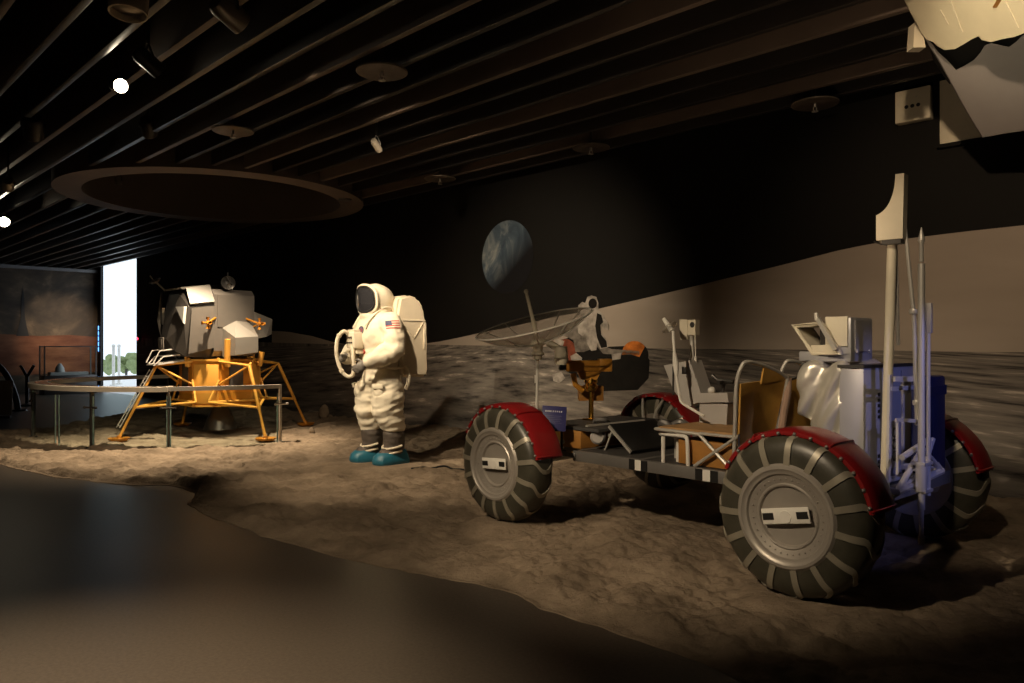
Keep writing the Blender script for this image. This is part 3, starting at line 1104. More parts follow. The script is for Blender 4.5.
def left_poly(name, pts, m, off, parent):
    mb = MB()
    mb.prism([on_left(*p) for p in pts], 0, 0.003)
    me = mb.mesh(name, m, 0)
    o = link(name, me, parent)
    a = P0 + WD * S0 - ND * QW
    # x = q, y = up, z = ND x up -> towards the room (+s)
    m4 = Matrix(((ND.x, 0, WD.x, a.x), (ND.y, 0, WD.y, a.y), (0, 1, 0, 0), (0, 0, 0, 1)))
    me.transform(Matrix.Translation((0, 0, off)))
    o.matrix_local = Matrix.Translation(parent.location).inverted() @ m4
    return o


lm_ = thing('rocket_mural', 'dusk mural with a dark rocket tower on the far left wall', 'mural', tuple(W(S0, 3.0, 0)))
M['lp_dark'] = mat('rocket_print', (0.020, 0.018, 0.018), 0.6)
M['lp_red'] = ramp_mat('rust_ground_print', [(0.3, (0.13, 0.045, 0.025)), (0.7, (0.30, 0.13, 0.07))], 1.2, stretch=(1, 3, 1), rough=0.5)
left_poly('red_plain_print', [(-60, 336), (0, 334), (40, 336), (70, 335), (97, 337), (97, 372), (0, 376), (-60, 378)], M['lp_red'], 0.004, lm_)
left_poly('rocket_print', [(16, 336), (18.5, 326), (20.5, 318), (21.5, 298), (22.8, 286), (24, 298), (25, 318), (26.5, 326), (29, 336)], M['lp_dark'], 0.009, lm_)

# low display case, forked stand, arch leg at the far left
q, z = on_left(64, 372, 0.5)
c = W(S0 + 0.9, q, 0)
case = thing('display_case', 'low glass topped display case in front of the rust coloured mural', 'display case', tuple(c), math.atan2(ND.y, ND.x))
mb = MB()
mb.box((0, 0, 0.25), (1.25, 0.5, 0.5), bev=0.01)
mb.build('case_base', M['dark_steel'], case)
mb = MB()
mb.box((0, 0, 0.88), (1.22, 0.48, 0.74))
mb.build('glass_cover', M['glass'], case)
mb = MB()
for x in (-0.61, 0.61):
    for y in (-0.24, 0.24):
        mb.box((x, y, 0.88), (0.03, 0.03, 0.76))
for y in (-0.24, 0.24):
    mb.box((0, y, 1.26), (1.25, 0.03, 0.025))
mb.build('case_frame', M['dark_steel'], case)
mb = MB()
mb.box((0.0, 0, 0.54), (0.9, 0.3, 0.08))
mb.lathe([(0.0, 0.0), (0.12, 0.0), (0.10, 0.12), (0.04, 0.22), (0, 0.24)], 20, Matrix.Translation((-0.2, 0, 0.58)))
mb.build('exhibit', M['grey_panel'], case)
d = 16.2
x = (27 - 512) * d / FPX
st = thing('forked_stand', 'dark post with a forked top standing before the far left mural', 'stand', (x, d, 0))
mb = MB()
mb.tube([(0, 0, 0.02), (0, 0, 0.66)], 0.035, 10)
mb.lathe([(0, 0), (0.17, 0), (0.17, 0.03), (0.05, 0.06), (0, 0.06)], 20)
mb.build('pole', M['black'], st)
mb = MB()
mb.tube([(0, 0, 0.62), (-0.07, 0, 0.75), (-0.14, 0, 0.86)], 0.03, 8)
mb.tube([(0, 0, 0.62), (0.08, 0, 0.75), (0.15, 0, 0.87)], 0.03, 8)
mb.build('fork', M['black'], st)
d = 15.0
x = (2 - 512) * d / FPX
ar = thing('arched_support', 'dark curved support leaning at the left picture edge', 'support', (x, d, 0))
mb = MB()
pts = spline([(-0.55, 0, 1.02), (-0.2, 0, 0.98), (0.08, 0, 0.72), (0.26, 0, 0.30), (0.32, 0, 0.0)], 6)
mb.tube(pts, 0.055, 10)
mb.build('arched_leg', M['black'], ar)
mb = MB()
mb.lathe([(0, 0), (0.16, 0), (0.14, 0.03), (0, 0.03)], 18, Matrix.Translation((0.32, 0, 0)))
mb.tube([(-0.55, 0, 1.02), (-0.60, 0, 0.5), (-0.6, 0, 0)], 0.05, 10)
mb.build('foot_plate', M['black'], ar)
d = 13.5
x = (1 - 512) * d / FPX
wp = thing('leaning_panel', 'small pale panel standing on the floor at the left picture edge', 'panel', (x, d, 0), R(15))
mb = MB()
mb.box((0, 0, 0.36), (0.36, 0.03, 0.62), rot=Matrix.Rotation(R(-8), 3, 'X'), bev=0.005)
mb.build('board', M['grey_panel'], wp)
mb = MB()
mb.bar((0, 0.02, 0.55), (0, 0.28, 0.0), 0.03, 0.02)
mb.box((0, 0.02, 0.02), (0.30, 0.12, 0.04))
mb.build('strut', M['dark_steel'], wp)

# ------------------------------------------------------------------ lander model
lm = thing('lunar_lander', 'spindly gold and grey moon lander model with four strut legs behind the curved railing', 'lander model', (LMC.x, LMC.y, LMZ), LMROT)


def octo(r, c):
    return [(r, -c), (r, c), (c, r), (-c, r), (-r, c), (-r, -c), (-c, -r), (c, -r)]


mb = MB()
mb.prism(octo(0.50, 0.22), 0.44, 1.06)
ds = mb.build('descent_stage', M['gold'], lm, angle=20)
for (x, y, a) in ((0.5, 0, 0), (0, 0.5, 90), (-0.5, 0, 180), (0, -0.5, 270)):
    mb = MB()
    rm = Matrix.Rotation(R(a), 3, 'Z')
    c = rm @ V((0.505, 0, 0.86))
    mb.box(tuple(c), (0.014, 0.20, 0.34), rot=rm)
    mb.build('recess_panel', M['lm_dark'], ds)
for (a) in (45, 135, 225, 315):
    mb = MB()
    rm = Matrix.Rotation(R(a), 3, 'Z')
    c = rm @ V((0.512, 0, 0.74))
    mb.box(tuple(c), (0.012, 0.34, 0.54), rot=rm, bev=0.004)
    mb.build('corner_panel', M['gold_strut'], ds)
mb = MB()
mb.prism(octo(0.515, 0.225), 1.055, 1.085)
mb.prism(octo(0.51, 0.222), 0.425, 0.445)
mb.build('rim', M['gold_strut'], ds)
mb = MB()
mb.lathe([(0.10, 0.46), (0.12, 0.36), (0.19, 0.20), (0.23, 0.07), (0.215, 0.07), (0.17, 0.2), (0.08, 0.40), (0, 0.42)], 28)
mb.build('engine_bell', M['dark_steel'], lm)
for k in range(4):
    a = k * PI / 2
    rm = Matrix.Rotation(a, 4, 'Z')
    mb = MB()
    T, F = V((0.90, 0, 1.00)), V((1.36, 0, 0.07))
    mb.tube([T, T.lerp(F, 0.62), T.lerp(F, 0.63), F], [0.025, 0.025, 0.019, 0.019], 10, M=rm)
    for sy in (-1, 1):
        mb.tube([T, (0.50, sy * 0.24, 1.05)], 0.017, 8, M=rm)
        mb.tube([T, (0.50, sy * 0.24, 0.74)], 0.014, 8, M=rm)
        N = T.lerp(F, 0.60)
        B = V((0.52, sy * 0.40, 0.50))
        mb.tube([N, B], 0.017, 8, M=rm)
        mb.tube([B, (0.50, sy * 0.24, 0.80)], 0.016, 8, M=rm)
        mb.tube([B, (0.46, sy * 0.22, 0.48)], 0.016, 8, M=rm)
    mb.tube([(0.52, -0.40, 0.50), (0.52, 0.40, 0.50)], 0.016, 8, M=rm)
    leg = mb.build('leg', M['gold_strut'], lm)
    mb = MB()
    m2 = rm @ Matrix.Translation((1.37, 0, 0.0))
    mb.lathe([(0.0, 0.005), (0.07, 0.0), (0.125, 0.03), (0.135, 0.055), (0.12, 0.05), (0.06, 0.03), (0.03, 0.05), (0.022, 0.085), (0, 0.09)], 24, m2)
    mb.build('foot_pad', M['gold'], leg)
    if k == 0:
        mb = MB()
        for sy in (-0.055, 0.055):
            mb.tube([T + V((0.06, sy, -0.05)), F + V((0.02, sy, 0.12))], 0.007, 6)
        for j in range(10):
            t = 0.03 + 0.94 * j / 9
            p = (T + V((0.06, 0, -0.05))).lerp(F + V((0.02, 0, 0.12)), t)
            mb.tube([p + V((0, -0.055, 0)), p + V((0, 0.055, 0))], 0.006, 6)
        mb.build('ladder', M['steel'], leg)
        mb = MB()
        mb.hexa([(0.52, -0.16, 1.06), (0.98, -0.13, 1.00), (0.98, 0.13, 1.00), (0.52, 0.16, 1.06), (0.52, -0.16, 1.085), (0.98, -0.13, 1.02), (0.98, 0.13, 1.02), (0.52, 0.16, 1.085)])
        for sy in (-1, 1):
            mb.tube([(0.52, sy * 0.16, 1.10), (0.58, sy * 0.16, 1.24), (0.90, sy * 0.14, 1.20), (0.98, sy * 0.13, 1.04)], 0.010, 6)
            mb.tube([(0.52, sy * 0.17, 1.05), (0.62, sy * 0.17, 1.15), (0.86, sy * 0.15, 1.12), (0.94, sy * 0.14, 1.03)], 0.010, 6)
        mb.build('porch', M['grey_pale'], leg)
# upright gold deflectors between the legs
for a, h in ((18, 0.40), (75, 0.38), (135, 0.20), (-80, 0.36), (195, 0.40)):
    rm = Matrix.Rotation(R(a), 4, 'Z')
    mb = MB()
    mb.tube([(0.56, 0, 0.98), (0.60, 0, 0.98 + h)], 0.042, 8, M=rm)
    mb.tube([(0.58, 0.03, 1.02), (0.40, 0.10, 1.10)], 0.012, 6, M=rm)
    mb.tube([(0.58, -0.03, 1.02), (0.40, -0.10, 1.10)], 0.012, 6, M=rm)
    mb.build('plume_deflector', M['gold_strut'], lm)

# ascent stage
mb = MB()
mb.hull([(x, y, z) for x in (-0.31, 0.28) for y, z in ((-0.42, 1.2), (-0.42, 1.98), (-0.34, 2.06), (0.34, 2.06), (0.42, 1.98), (0.42, 1.2), (0.34, 1.12), (-0.34, 1.12))])
asc = mb.build('ascent_stage', M['lm_grey'], lm, angle=20)
mb = MB()     # crew cabin: faceted drum with chin and brow
front = [(0.80, 0.10, 1.36), (0.80, -0.10, 1.36), (0.72, 0.20, 1.20), (0.72, -0.20, 1.20), (0.60, 0.30, 1.12), (0.60, -0.30, 1.12),
         (0.66, 0.36, 1.55), (0.66, -0.36, 1.55), (0.62, 0.40, 1.80), (0.62, -0.40, 1.80), (0.66, 0.18, 1.98), (0.66, -0.18, 1.98), (0.56, 0.26, 2.06), (0.56, -0.26, 2.06)]
back = [(0.27, y, z) for y, z in ((-0.42, 1.3), (-0.42, 1.85), (-0.26, 2.10), (0.26, 2.10), (0.42, 1.85), (0.42, 1.3), (0.28, 1.1), (-0.28, 1.1))]
mb.hull(front + back)
cab = mb.build('crew_cabin', M['lm_dark'], lm, angle=10)
# pale brow panel, side facet, window, hatch
mb = MB()
mb.hexa([(0.28, 0.425, 1.86), (0.60, 0.405, 1.82), (0.60, 0.27, 2.03), (0.28, 0.27, 2.09), (0.28, 0.45, 1.88), (0.61, 0.43, 1.84), (0.61, 0.29, 2.06), (0.28, 0.29, 2.12)])
mb.hexa([(0.28, -0.27, 2.10), (0.66, -0.27, 2.04), (0.66, 0.28, 2.04), (0.28, 0.28, 2.10), (0.28, -0.27, 2.125), (0.68, -0.27, 2.065), (0.68, 0.28, 2.065), (0.28, 0.28, 2.125)])
mb.build('brow_panel', M['lm_pale'], cab, angle=10)
mb = MB()
mb.hull([(0.64, 0.395, 1.80), (0.655, 0.375, 1.56), (0.70, 0.22, 1.80), (0.68, 0.40, 1.80), (0.69, 0.385, 1.58), (0.73, 0.24, 1.80)])
mb.build('window', M['lm_glass'], cab, angle=10)
mb = MB()
mb.hull([(0.64, -0.395, 1.80), (0.655, -0.375, 1.56), (0.70, -0.22, 1.80), (0.68, -0.40, 1.80), (0.69, -0.385, 1.58), (0.73, -0.24, 1.80)])
mb.build('window', M['lm_glass'], cab, angle=10)
mb = MB()     # pale strake down the left and right of the nose
mb.hull([(0.72, -0.30, 2.00), (0.66, -0.42, 2.02), (0.78, -0.28, 1.62), (0.70, -0.42, 1.60), (0.74, -0.26, 2.02), (0.70, -0.36, 1.36), (0.75, -0.24, 1.40)])
mb.build('nose_strake', M['lm_pale'], cab, angle=10)
mb = MB()
mb.hull([(0.29, 0.43, 1.82), (0.58, 0.41, 1.78), (0.60, 0.36, 1.16), (0.29, 0.43, 1.24), (0.29, 0.445, 1.82), (0.585, 0.425, 1.78), (0.61, 0.375, 1.16), (0.29, 0.445, 1.24)])
mb.build('side_plate', M['lm_grey'], cab, angle=10)
mb = MB()
mb.box((0.83, 0, 1.30), (0.02, 0.17, 0.17), bev=0.01)
mb.box((0.845, 0, 1.30), (0.015, 0.12, 0.12), bev=0.01)
mb.build('hatch', M['lm_grey'], cab)
for sy in (1, -1):      # pale propellant bulge on the near side and its twin
    mb = MB()
    mb.hull([(0.16, sy * 0.42, 1.12), (0.16, sy * 0.42, 1.52), (-0.26, sy * 0.42, 1.60), (-0.28, sy * 0.42, 1.12), (0.10, sy * 0.70, 1.14), (0.10, sy * 0.70, 1.38), (-0.22, sy * 0.72, 1.40), (-0.22, sy * 0.72, 1.18), (0.0, sy * 0.50, 1.62)])
    mb.build('tank_bulge', M['lm_pale'], asc, angle=10)
mb = MB()     # tapered aft bay
mb.hull([(-0.30, y, z) for y, z in ((-0.40, 1.36), (0.40, 1.36), (0.42, 1.76), (-0.42, 1.76))] + [(-0.62, y, z) for y, z in ((-0.34, 1.44), (0.34, 1.44), (0.36, 1.66), (-0.36, 1.66))] + [(-0.50, 0.42, 1.40), (-0.50, -0.42, 1.40)])
mb.build('aft_bay', M['lm_pale'], asc, angle=10)
for sy in (1, -1):
    mb = MB()
    mb.box((-0.02, sy * 0.424, 1.75), (0.50, 0.012, 0.44))
    mb.build('side_panel', M['lm_grey'], asc)
mb = MB()     # top hatch collar
mb.lathe([(0.17, 2.05), (0.17, 2.12), (0.14, 2.13), (0.13, 2.09), (0, 2.09)], 24)
mb.build('docking_collar', M['lm_dark'], asc)
for (x, y) in ((0.42, 0.55), (-0.30, 0.60), (0.42, -0.55), (-0.42, -0.52)):
    mb = MB()
    c = V((x, y, 1.58))
    mb.box(tuple(c), (0.05, 0.05, 0.05), bev=0.008)
    for d in ((1, 0, 0), (0, 1, 0), (0, 0, 1), (0, 0, -1)):
        d = V((d[0] * (1 if x > 0 else -1), d[1] * (1 if y > 0 else -1), d[2]))
        mm = frame(c + d * 0.03, V((0.3, 0.5, 0.7)).cross(d), d)
        mb.lathe([(0.010, -0.01), (0.014, 0.015), (0.026, 0.05), (0.021, 0.05), (0.009, 0.01), (0, 0.01)], 12, mm)
    mb.tube([c, V((x * 0.75, math.copysign(0.40, y), 1.50))], 0.014, 6)
    mb.tube([c, V((x * 0.6, math.copysign(0.41, y), 1.66))], 0.014, 6)
    mb.build('thruster_cluster', M['gold'], asc)
mb = MB()     # antenna at the nose and dish at the top
mb.tube([(0.70, -0.20, 2.04), (0.80, -0.22, 2.14), (0.84, -0.22, 2.16)], 0.014, 6)
mb.lathe([(0, -0.004), (0.05, 0.0), (0.085, 0.03), (0.08, 0.032), (0.045, 0.008), (0, 0.004)], 18, frame((0.82, -0.22, 2.15), (0, 1, 0), (0.5, 0.1, 0.8)))
mb.tube([(0.84, -0.22, 2.16), (0.90, -0.22, 2.24)], 0.010, 6)
mb.build('radar_antenna', M['lm_pale'], asc)
mb = MB()
mb.tube([(0.1, 0.30, 2.05), (0.06, 0.36, 2.13)], 0.014, 6)
mb.lathe([(0, -0.004), (0.05, 0.004), (0.10, 0.03), (0.095, 0.034), (0.045, 0.01), (0, 0.004)], 18, frame((0.06, 0.37, 2.15), (0, 0, 1), (0.2, 0.9, 0.1)))
for k in range(4):
    a = k * PI / 2 + 0.5
    mb.tube([(0.06 + 0.07 * math.cos(a), 0.39, 2.15 + 0.07 * math.sin(a)), (0.07, 0.47, 2.155)], 0.006, 6)
mb.tube([(0.06, 0.37, 2.05), (0.06, 0.37, 2.30)], 0.008, 6)
mb.tube([(-0.02, 0.40, 2.10), (0.10, 0.40, 2.24)], 0.008, 6)
mb.build('dish_antenna', M['dark_steel'], asc)

# ------------------------------------------------------------------ person in a spacesuit (x forwards, y to the person's left)
ast = thing('person', 'person in a white spacesuit with backpack and dark visor standing on the tan soil', 'person', (AST.x, AST.y, AZ), AROT)
mb = MB()
mb.ball((0.0, 0, 0.90), (0.20, 0.235, 0.17), 20)
mb.ball((0.02, 0, 1.10), (0.205, 0.235, 0.24), 20)
mb.ball((0.03, 0, 1.34), (0.215, 0.265, 0.24), 20)
mb.ball((0.00, 0, 1.46), (0.18, 0.29, 0.15), 20)
mb.ball((0.03, 0, 1.56), (0.17, 0.19, 0.13), 20)
mb.ball((0.005, 0, 1.70), (0.185, 0.165, 0.19), 24)
mb.ball((0.0, 0, 1.72), (0.185, 0.17, 0.165), 24)
mb.limb([(0.0, 0.115, 0.88), (0.02, 0.135, 0.72), (0.05, 0.145, 0.56), (0.02, 0.15, 0.47), (-0.01, 0.15, 0.425)], [0.165, 0.178, 0.165, 0.15, 0.138])
mb.limb([(0.0, -0.115, 0.88), (0.06, -0.135, 0.72), (0.10, -0.145, 0.56), (0.10, -0.15, 0.47), (0.09, -0.155, 0.425)], [0.165, 0.178, 0.165, 0.15, 0.138])
mb.limb([(0.0, 0.26, 1.46), (-0.01, 0.31, 1.34), (0.0, 0.325, 1.21), (0.05, 0.325, 1.17), (0.16, 0.295, 1.115), (0.255, 0.25, 1.07)], [0.125, 0.118, 0.112, 0.110, 0.098, 0.076])
mb.limb([(0.0, -0.26, 1.46), (0.05, -0.34, 1.34), (0.10, -0.355, 1.22), (0.15, -0.34, 1.18), (0.25, -0.24, 1.125), (0.315, -0.175, 1.105)], [0.125, 0.118, 0.112, 0.110, 0.095, 0.076])


def folds(c):
    a = 0.0
    lo = 1 - sstep(0.86, 1.0, c.z)
    a += lo * (0.016 * noise.noise(V((c.x * 4, c.y * 4, c.z * 15))) + 0.010 * noise.noise(V((c.x * 9, c.y * 9, c.z * 26 + 7 * c.x))))
    a += lo * 0.012 * (abs(noise.noise(V((c.x * 3 + 5, c.y * 3, c.z * 11 + 4 * c.x)))) * -2 + 0.5)
    hi = sstep(0.95, 1.1, c.z) * (1 - sstep(1.50, 1.60, c.z))
    a += hi * (0.010 * noise.noise(c * 9) + 0.006 * noise.noise(c * 20))
    arm = sstep(0.22, 0.30, abs(c.y)) * hi
    a += arm * 0.012 * noise.noise(V((c.x * 14, c.y * 5, c.z * 14)))
    a += sstep(1.55, 1.62, c.z) * 0.003 * noise.noise(c * 8)
    # belt line and trouser hem
    a -= 0.010 * math.exp(-((c.z - 0.985) / 0.012) ** 2) * (1 - sstep(0.2, 0.3, abs(c.y)))
    a -= 0.012 * math.exp(-((c.z - 1.575) / 0.016) ** 2) * (1 - sstep(0.16, 0.22, abs(c.y)))
    return a


sm = fuse(mb, 'suit', 0.0125, 6, folds)
bvh = BVHTree.FromPolygons([v.co.copy() for v in sm.vertices], [tuple(p.vertices) for p in sm.polygons])
finish(sm, M['suit'], 0)
sm.polygons.foreach_set('use_smooth', [True] * len(sm.polygons))
suit = link('suit', sm, ast)


def patch(name, o, d, u, w, h, nu, nv, off, fmat, mats, parent, shape=None, th=0.004):
    """a piece of cloth laid on the suit: rays from o along d"""
    d = V(d).normalized()
    u = V(u)
    u = (u - d * u.dot(d)).normalized()
    v = u.cross(d).normalized()
    if v.z < 0: v = -v
    mb = MB()
    g = []
    for i in range(nu + 1):
        row = []
        for j in range(nv + 1):
            a, b = (i / nu - 0.5) * w, (j / nv - 0.5) * h
            if shape == 'round':
                rr = (i / nu) * w / 2
                an = 2 * PI * j / nv
                a, b = rr * math.cos(an), rr * math.sin(an)
            p = V(o) + u * a + v * b
            hit = bvh.ray_cast(p, d)
            q = hit[0] if hit[0] is not None else p + d * 0.15
            row.append(mb.bm.verts.new(q - d * off))
        g.append(row)
    for i in range(nu):
        for j in range(nv):
            try:
                f = mb.bm.faces.new((g[i][j], g[i + 1][j], g[i + 1][j + 1], g[i][j + 1]))
                f.material_index = fmat(i, j)
            except ValueError:
                pass
    me = bpy.data.meshes.new(name)
    bmesh.ops.remove_doubles(mb.bm, verts=mb.bm.verts, dist=1e-5)
    bmesh.ops.recalc_face_normals(mb.bm, faces=mb.bm.faces)
    r = bmesh.ops.solidify(mb.bm, geom=list(mb.bm.faces), thickness=th)
    mb.bm.to_mesh(me)
    mb.bm.free()
    finish(me, mats, 40)
    return link(name, me, parent)


# shoulder flag: blue field at the front top, red and white stripes
patch('shoulder_flag', (0.03, 0.60, 1.475), (0, -1, -0.12), (-1, 0, 0), 0.13, 0.085, 13, 7, 0.003,
      lambda i, j: (2 if (i < 5 and j >= 3) else (0 if j % 2 == 0 else 1)), [M['flag_red'], M['flag_white'], M['flag_blue']], suit)
patch('chest_badge', (0.55, 0.12, 1.395), (-1, -0.25, 0), (0, 1, 0), 0.085, 0.085, 6, 24, 0.004,
      lambda i, j: (1 if (i == 2 and j % 5 < 3) or (i < 2 and j % 7 == 1) else (2 if i >= 5 else 0)), [M['flag_blue'], M['flag_red'], M['boot']], suit, 'round')
# dark connector holes and small red fitting on the chest
def plug(name, o, d, r, m, L=0.02, parent=None):
    d = V(d).normalized()
    hit = bvh.ray_cast(V(o), d)
    c = (hit[0] if hit[0] is not None else V(o) + d * 0.3)
    mb = MB()
    mm = frame(c + d * 0.006, (0, 0, 1), -d)
    mb.lathe([(0, 0), (r, 0), (r * 1.05, L), (r * 0.75, L * 1.15), (r * 0.65, L * 0.7), (0, L * 0.6)], 18, mm)
    return mb.build(name, m, parent or suit)


plug('hose_connector', (0.6, 0.045, 1.335), (-1, -0.1, 0), 0.026, M['boot_blue'])
plug('hose_connector', (0.6, -0.10, 1.335), (-1, 0.1, 0), 0.026, M['boot_blue'])
plug('hose_connector', (0.6, 0.12, 1.17), (-1, -0.2, 0), 0.022, M['flag_red'])
plug('hose_connector', (0.6, 0.06, 1.16), (-1, -0.1, 0), 0.018, M['boot'])
# white control box on the chest
mb = MB()
mb.box((0.275, -0.03, 1.29), (0.11, 0.19, 0.17), bev=0.015)
mb.box((0.275, -0.03, 1.385), (0.08, 0.15, 0.03), bev=0.008)
mb.box((0.25, -0.03, 1.18), (0.10, 0.15, 0.07), bev=0.012)
cb = mb.build('control_box', M['suit'], suit)
mb = MB()
for y in (-0.08, -0.03, 0.02):
    mb.tube([(0.325, y, 1.315), (0.345, y, 1.315)], 0.012, 10)
    mb.tube([(0.325, y, 1.265), (0.345, y, 1.265)], 0.009, 8)
mb.build('dial', M['boot'], cb)

# visor: shallow curved mirror in a black oval rim
vc, vdir = V((0.205, 0.0, 1.705)), V((1, 0.02, -0.03)).normalized()


def visor_pt(a, b, off=0.0):
    """a sideways, b upwards; gently bent sheet"""
    x = 0.205 + off - a * a / (2 * 0.22) - b * b / (2 * 0.6)
    t = R(14)
    return V((x * math.cos(t) - a * math.sin(t), x * math.sin(t) + a * math.cos(t), 1.705 + b))


def visor_outline(k, n, s=1.0):
    t = 2 * PI * k / n
    c, s_ = math.cos(t), math.sin(t)
    a = 0.135 * abs(c) ** 0.8 * math.copysign(1, c)
    b = (0.135 if s_ > 0 else 0.12) * abs(s_) ** 0.75 * math.copysign(1, s_)
    return a * s, b * s


mb = MB()
n = 48
rows = []
for j in range(0, 9):
    s_ = j / 8
    rows.append([mb.bm.verts.new(visor_pt(*visor_outline(k, n, s_))) for k in range(n)] if j else [mb.bm.verts.new(visor_pt(0, 0))])
for k in range(n):
    mb.bm.faces.new((rows[0][0], rows[1][k], rows[1][(k + 1) % n]))
    for j in range(1, 8):
        mb.bm.faces.new((rows[j][k], rows[j + 1][k], rows[j + 1][(k + 1) % n], rows[j][(k + 1) % n]))
ext = bmesh.ops.extrude_face_region(mb.bm, geom=list(mb.bm.faces))
for v in [g for g in ext['geom'] if isinstance(g, bmesh.types.BMVert)]:
    v.co.x -= 0.05
vis = mb.build('visor', M['visor'], suit, angle=50)
mb = MB()
mb.tube([visor_pt(*visor_outline(k, n, 1.02), off=-0.004) for k in range(n)], 0.014, 8, closed=True)
mb.build('visor_rim', M['black'], vis)
mb = MB()     # white hood edge standing round the visor
mb.tube([visor_pt(*visor_outline(k, n, 1.14), off=-0.016) for k in range(n)], 0.018, 10, closed=True)
mb.build('hood_edge', M['suit'], suit)

# backpack
mb = MB()
prof = [(-0.15, 0.90), (-0.46, 0.90), (-0.485, 0.95), (-0.495, 1.42), (-0.48, 1.63), (-0.42, 1.735), (-0.30, 1.77), (-0.19, 1.745), (-0.145, 1.58)]
mm = Matrix(((1, 0, 0, 0), (0, 0, -1, 0), (0, 1, 0, 0), (0, 0, 0, 1)))
mb.prism(prof, -0.235, 0.235, mm)
bmesh.ops.bevel(mb.bm, geom=[e for e in mb.bm.edges], offset=0.03, segments=3, affect='EDGES')
bmesh.ops.subdivide_edges(mb.bm, edges=[e for e in mb.bm.edges if e.calc_length() > 0.08], cuts=6, use_grid_fill=True)
bmesh.ops.recalc_face_normals(mb.bm, faces=mb.bm.faces)
mb.bm.normal_update()
for v in mb.bm.verts:
    v.co += v.normal * 0.006 * noise.noise(v.co * 6)
for v in mb.bm.verts:
    v.co.x += 0.05
bp = mb.build('backpack', M['pack'], ast, angle=45)
for sy in (-1, 1):
    mb = MB()
    y = sy * 0.240
    mb.bar((-0.17, y, 1.50), (-0.48, y, 1.50), 0.006, 0.010)
    mb.bar((-0.20, y, 1.49), (-0.33, y, 1.31), 0.006, 0.010)
    mb.bar((-0.46, y, 1.49), (-0.33, y, 1.31), 0.006, 0.010)
    mb.bar((-0.475, y, 1.48), (-0.445, y, 1.20), 0.010, 0.02)
    for v in mb.bm.verts:
        v.co.x += 0.05
    mb.build('seam_flap', M['suit'], bp)
mb = MB()
for sy in (-1, 1):
    mb.tube(spline([(-0.17, sy * 0.16, 1.60), (-0.02, sy * 0.17, 1.635), (0.13, sy * 0.16, 1.55), (0.235, sy * 0.13, 1.42)], 6), 0.009, 8)
    mb.tube(spline([(-0.17, sy * 0.22, 1.02), (-0.02, sy * 0.255, 1.0), (0.12, sy * 0.225, 1.02), (0.2, sy * 0.14, 1.08)], 6), 0.014, 8)
mb.build('strap', M['suit'], bp)

# thigh pockets
for sy, xo in ((1, 0.0), (-1, 0.05)):
    mb = MB()
    mb.ball((xo + 0.115, sy * 0.175, 0.745), (0.085, 0.085, 0.115), 18)
    mb.box((xo + 0.125, sy * 0.18, 0.745), (0.11, 0.13, 0.19), bev=0.03, rot=Matrix.Rotation(R(40 * sy), 3, 'Z'))
    me = fuse(mb, 'thigh_pocket', 0.010, 3, lambda c: 0.004 * noise.noise(c * 22))
    finish(me, M['suit'], 0)
    me.polygons.foreach_set('use_smooth', [True] * len(me.polygons))
    pk = link('thigh_pocket', me, suit)
    mb = MB()
    rm = Matrix.Rotation(R(40 * sy), 3, 'Z')
    mb.box(tuple(V((xo + 0.135, sy * 0.19, 0.815)) + rm @ V((0.05, 0, 0))), (0.02, 0.12, 0.05), rot=rm, bev=0.006)
    mb.build('pocket_flap', M['suit'], pk)
mb = MB()     # loose strap hanging at the hip
mb.tube(spline([(-0.16, 0.24, 1.02), (-0.17, 0.27, 0.93), (-0.15, 0.27, 0.83), (-0.13, 0.25, 0.78)], 5), 0.022, 8)
mb.build('hip_strap', M['suit'], suit)


# gloves
def hand(name, wrist, fdir, back, side, curl, spread=0.10, thumb=(0.5, 0.35)):
    """fdir: along the fingers, back: back of the hand, side: +1 if the thumb is on back x fdir"""
    f = V(fdir).normalized()
    b = V(back)
    b = (b - f * b.dot(f)).normalized()
    t = b.cross(f) * side
    w = V(wrist)
    mb = MB()
    mb.limb([w - f * 0.015, w + f * 0.03], [0.046, 0.042], 14)
    m3 = Matrix((f, t, b)).transposed()
    mb.ball(w + f * 0.075, (0.062, 0.050, 0.026), 18, rot=m3)
    for i, (L, off) in enumerate(((0.078, 0.033), (0.090, 0.011), (0.084, -0.011), (0.066, -0.031))):
        p = w + f * (0.118 - 0.006 * abs(i - 1.3)) + t * off
        d = (f + t * spread * (1.5 - i) * 0.4).normalized()
        ang = 0.0
        pts, rs = [p - d * 0.035, p], [0.0125, 0.0125]
        for j, fr in enumerate((0.42, 0.32, 0.26)):
            ang += curl[j] * (1.0 + 0.06 * i)
            dd = d * math.cos(ang) - b * math.sin(ang)
            p = p + dd * L * fr
            pts.append(p)
            rs.append(0.0122 - 0.0012 * j)
        mb.limb(pts, rs, 10)
    p = w + f * 0.045 + t * 0.040
    d = (f * thumb[0] + t * 0.75 - b * thumb[1]).normalized()
    p2 = p + d * 0.045
    d2 = (f * 0.8 + t * 0.25 - b * (thumb[1] + 0.3)).normalized()
    p3 = p2 + d2 * 0.034
    mb.limb([p - d * 0.02, p, p2, p3], [0.018, 0.016, 0.0145, 0.012], 10)
    me = fuse(mb, name, 0.0052, 2)
    finish(me, M['glove'], 0)
    me.polygons.foreach_set('use_smooth', [True] * len(me.polygons))
    g = link(name, me, ast)
    c = MB()
    mm = frame(w - f * 0.02, t, f)
    c.lathe([(0.048, -0.02), (0.060, -0.015), (0.060, 0.018), (0.047, 0.022), (0.044, 0.0)], 20, mm)
    c.build('cuff_ring', M['boot'], g)
    return g


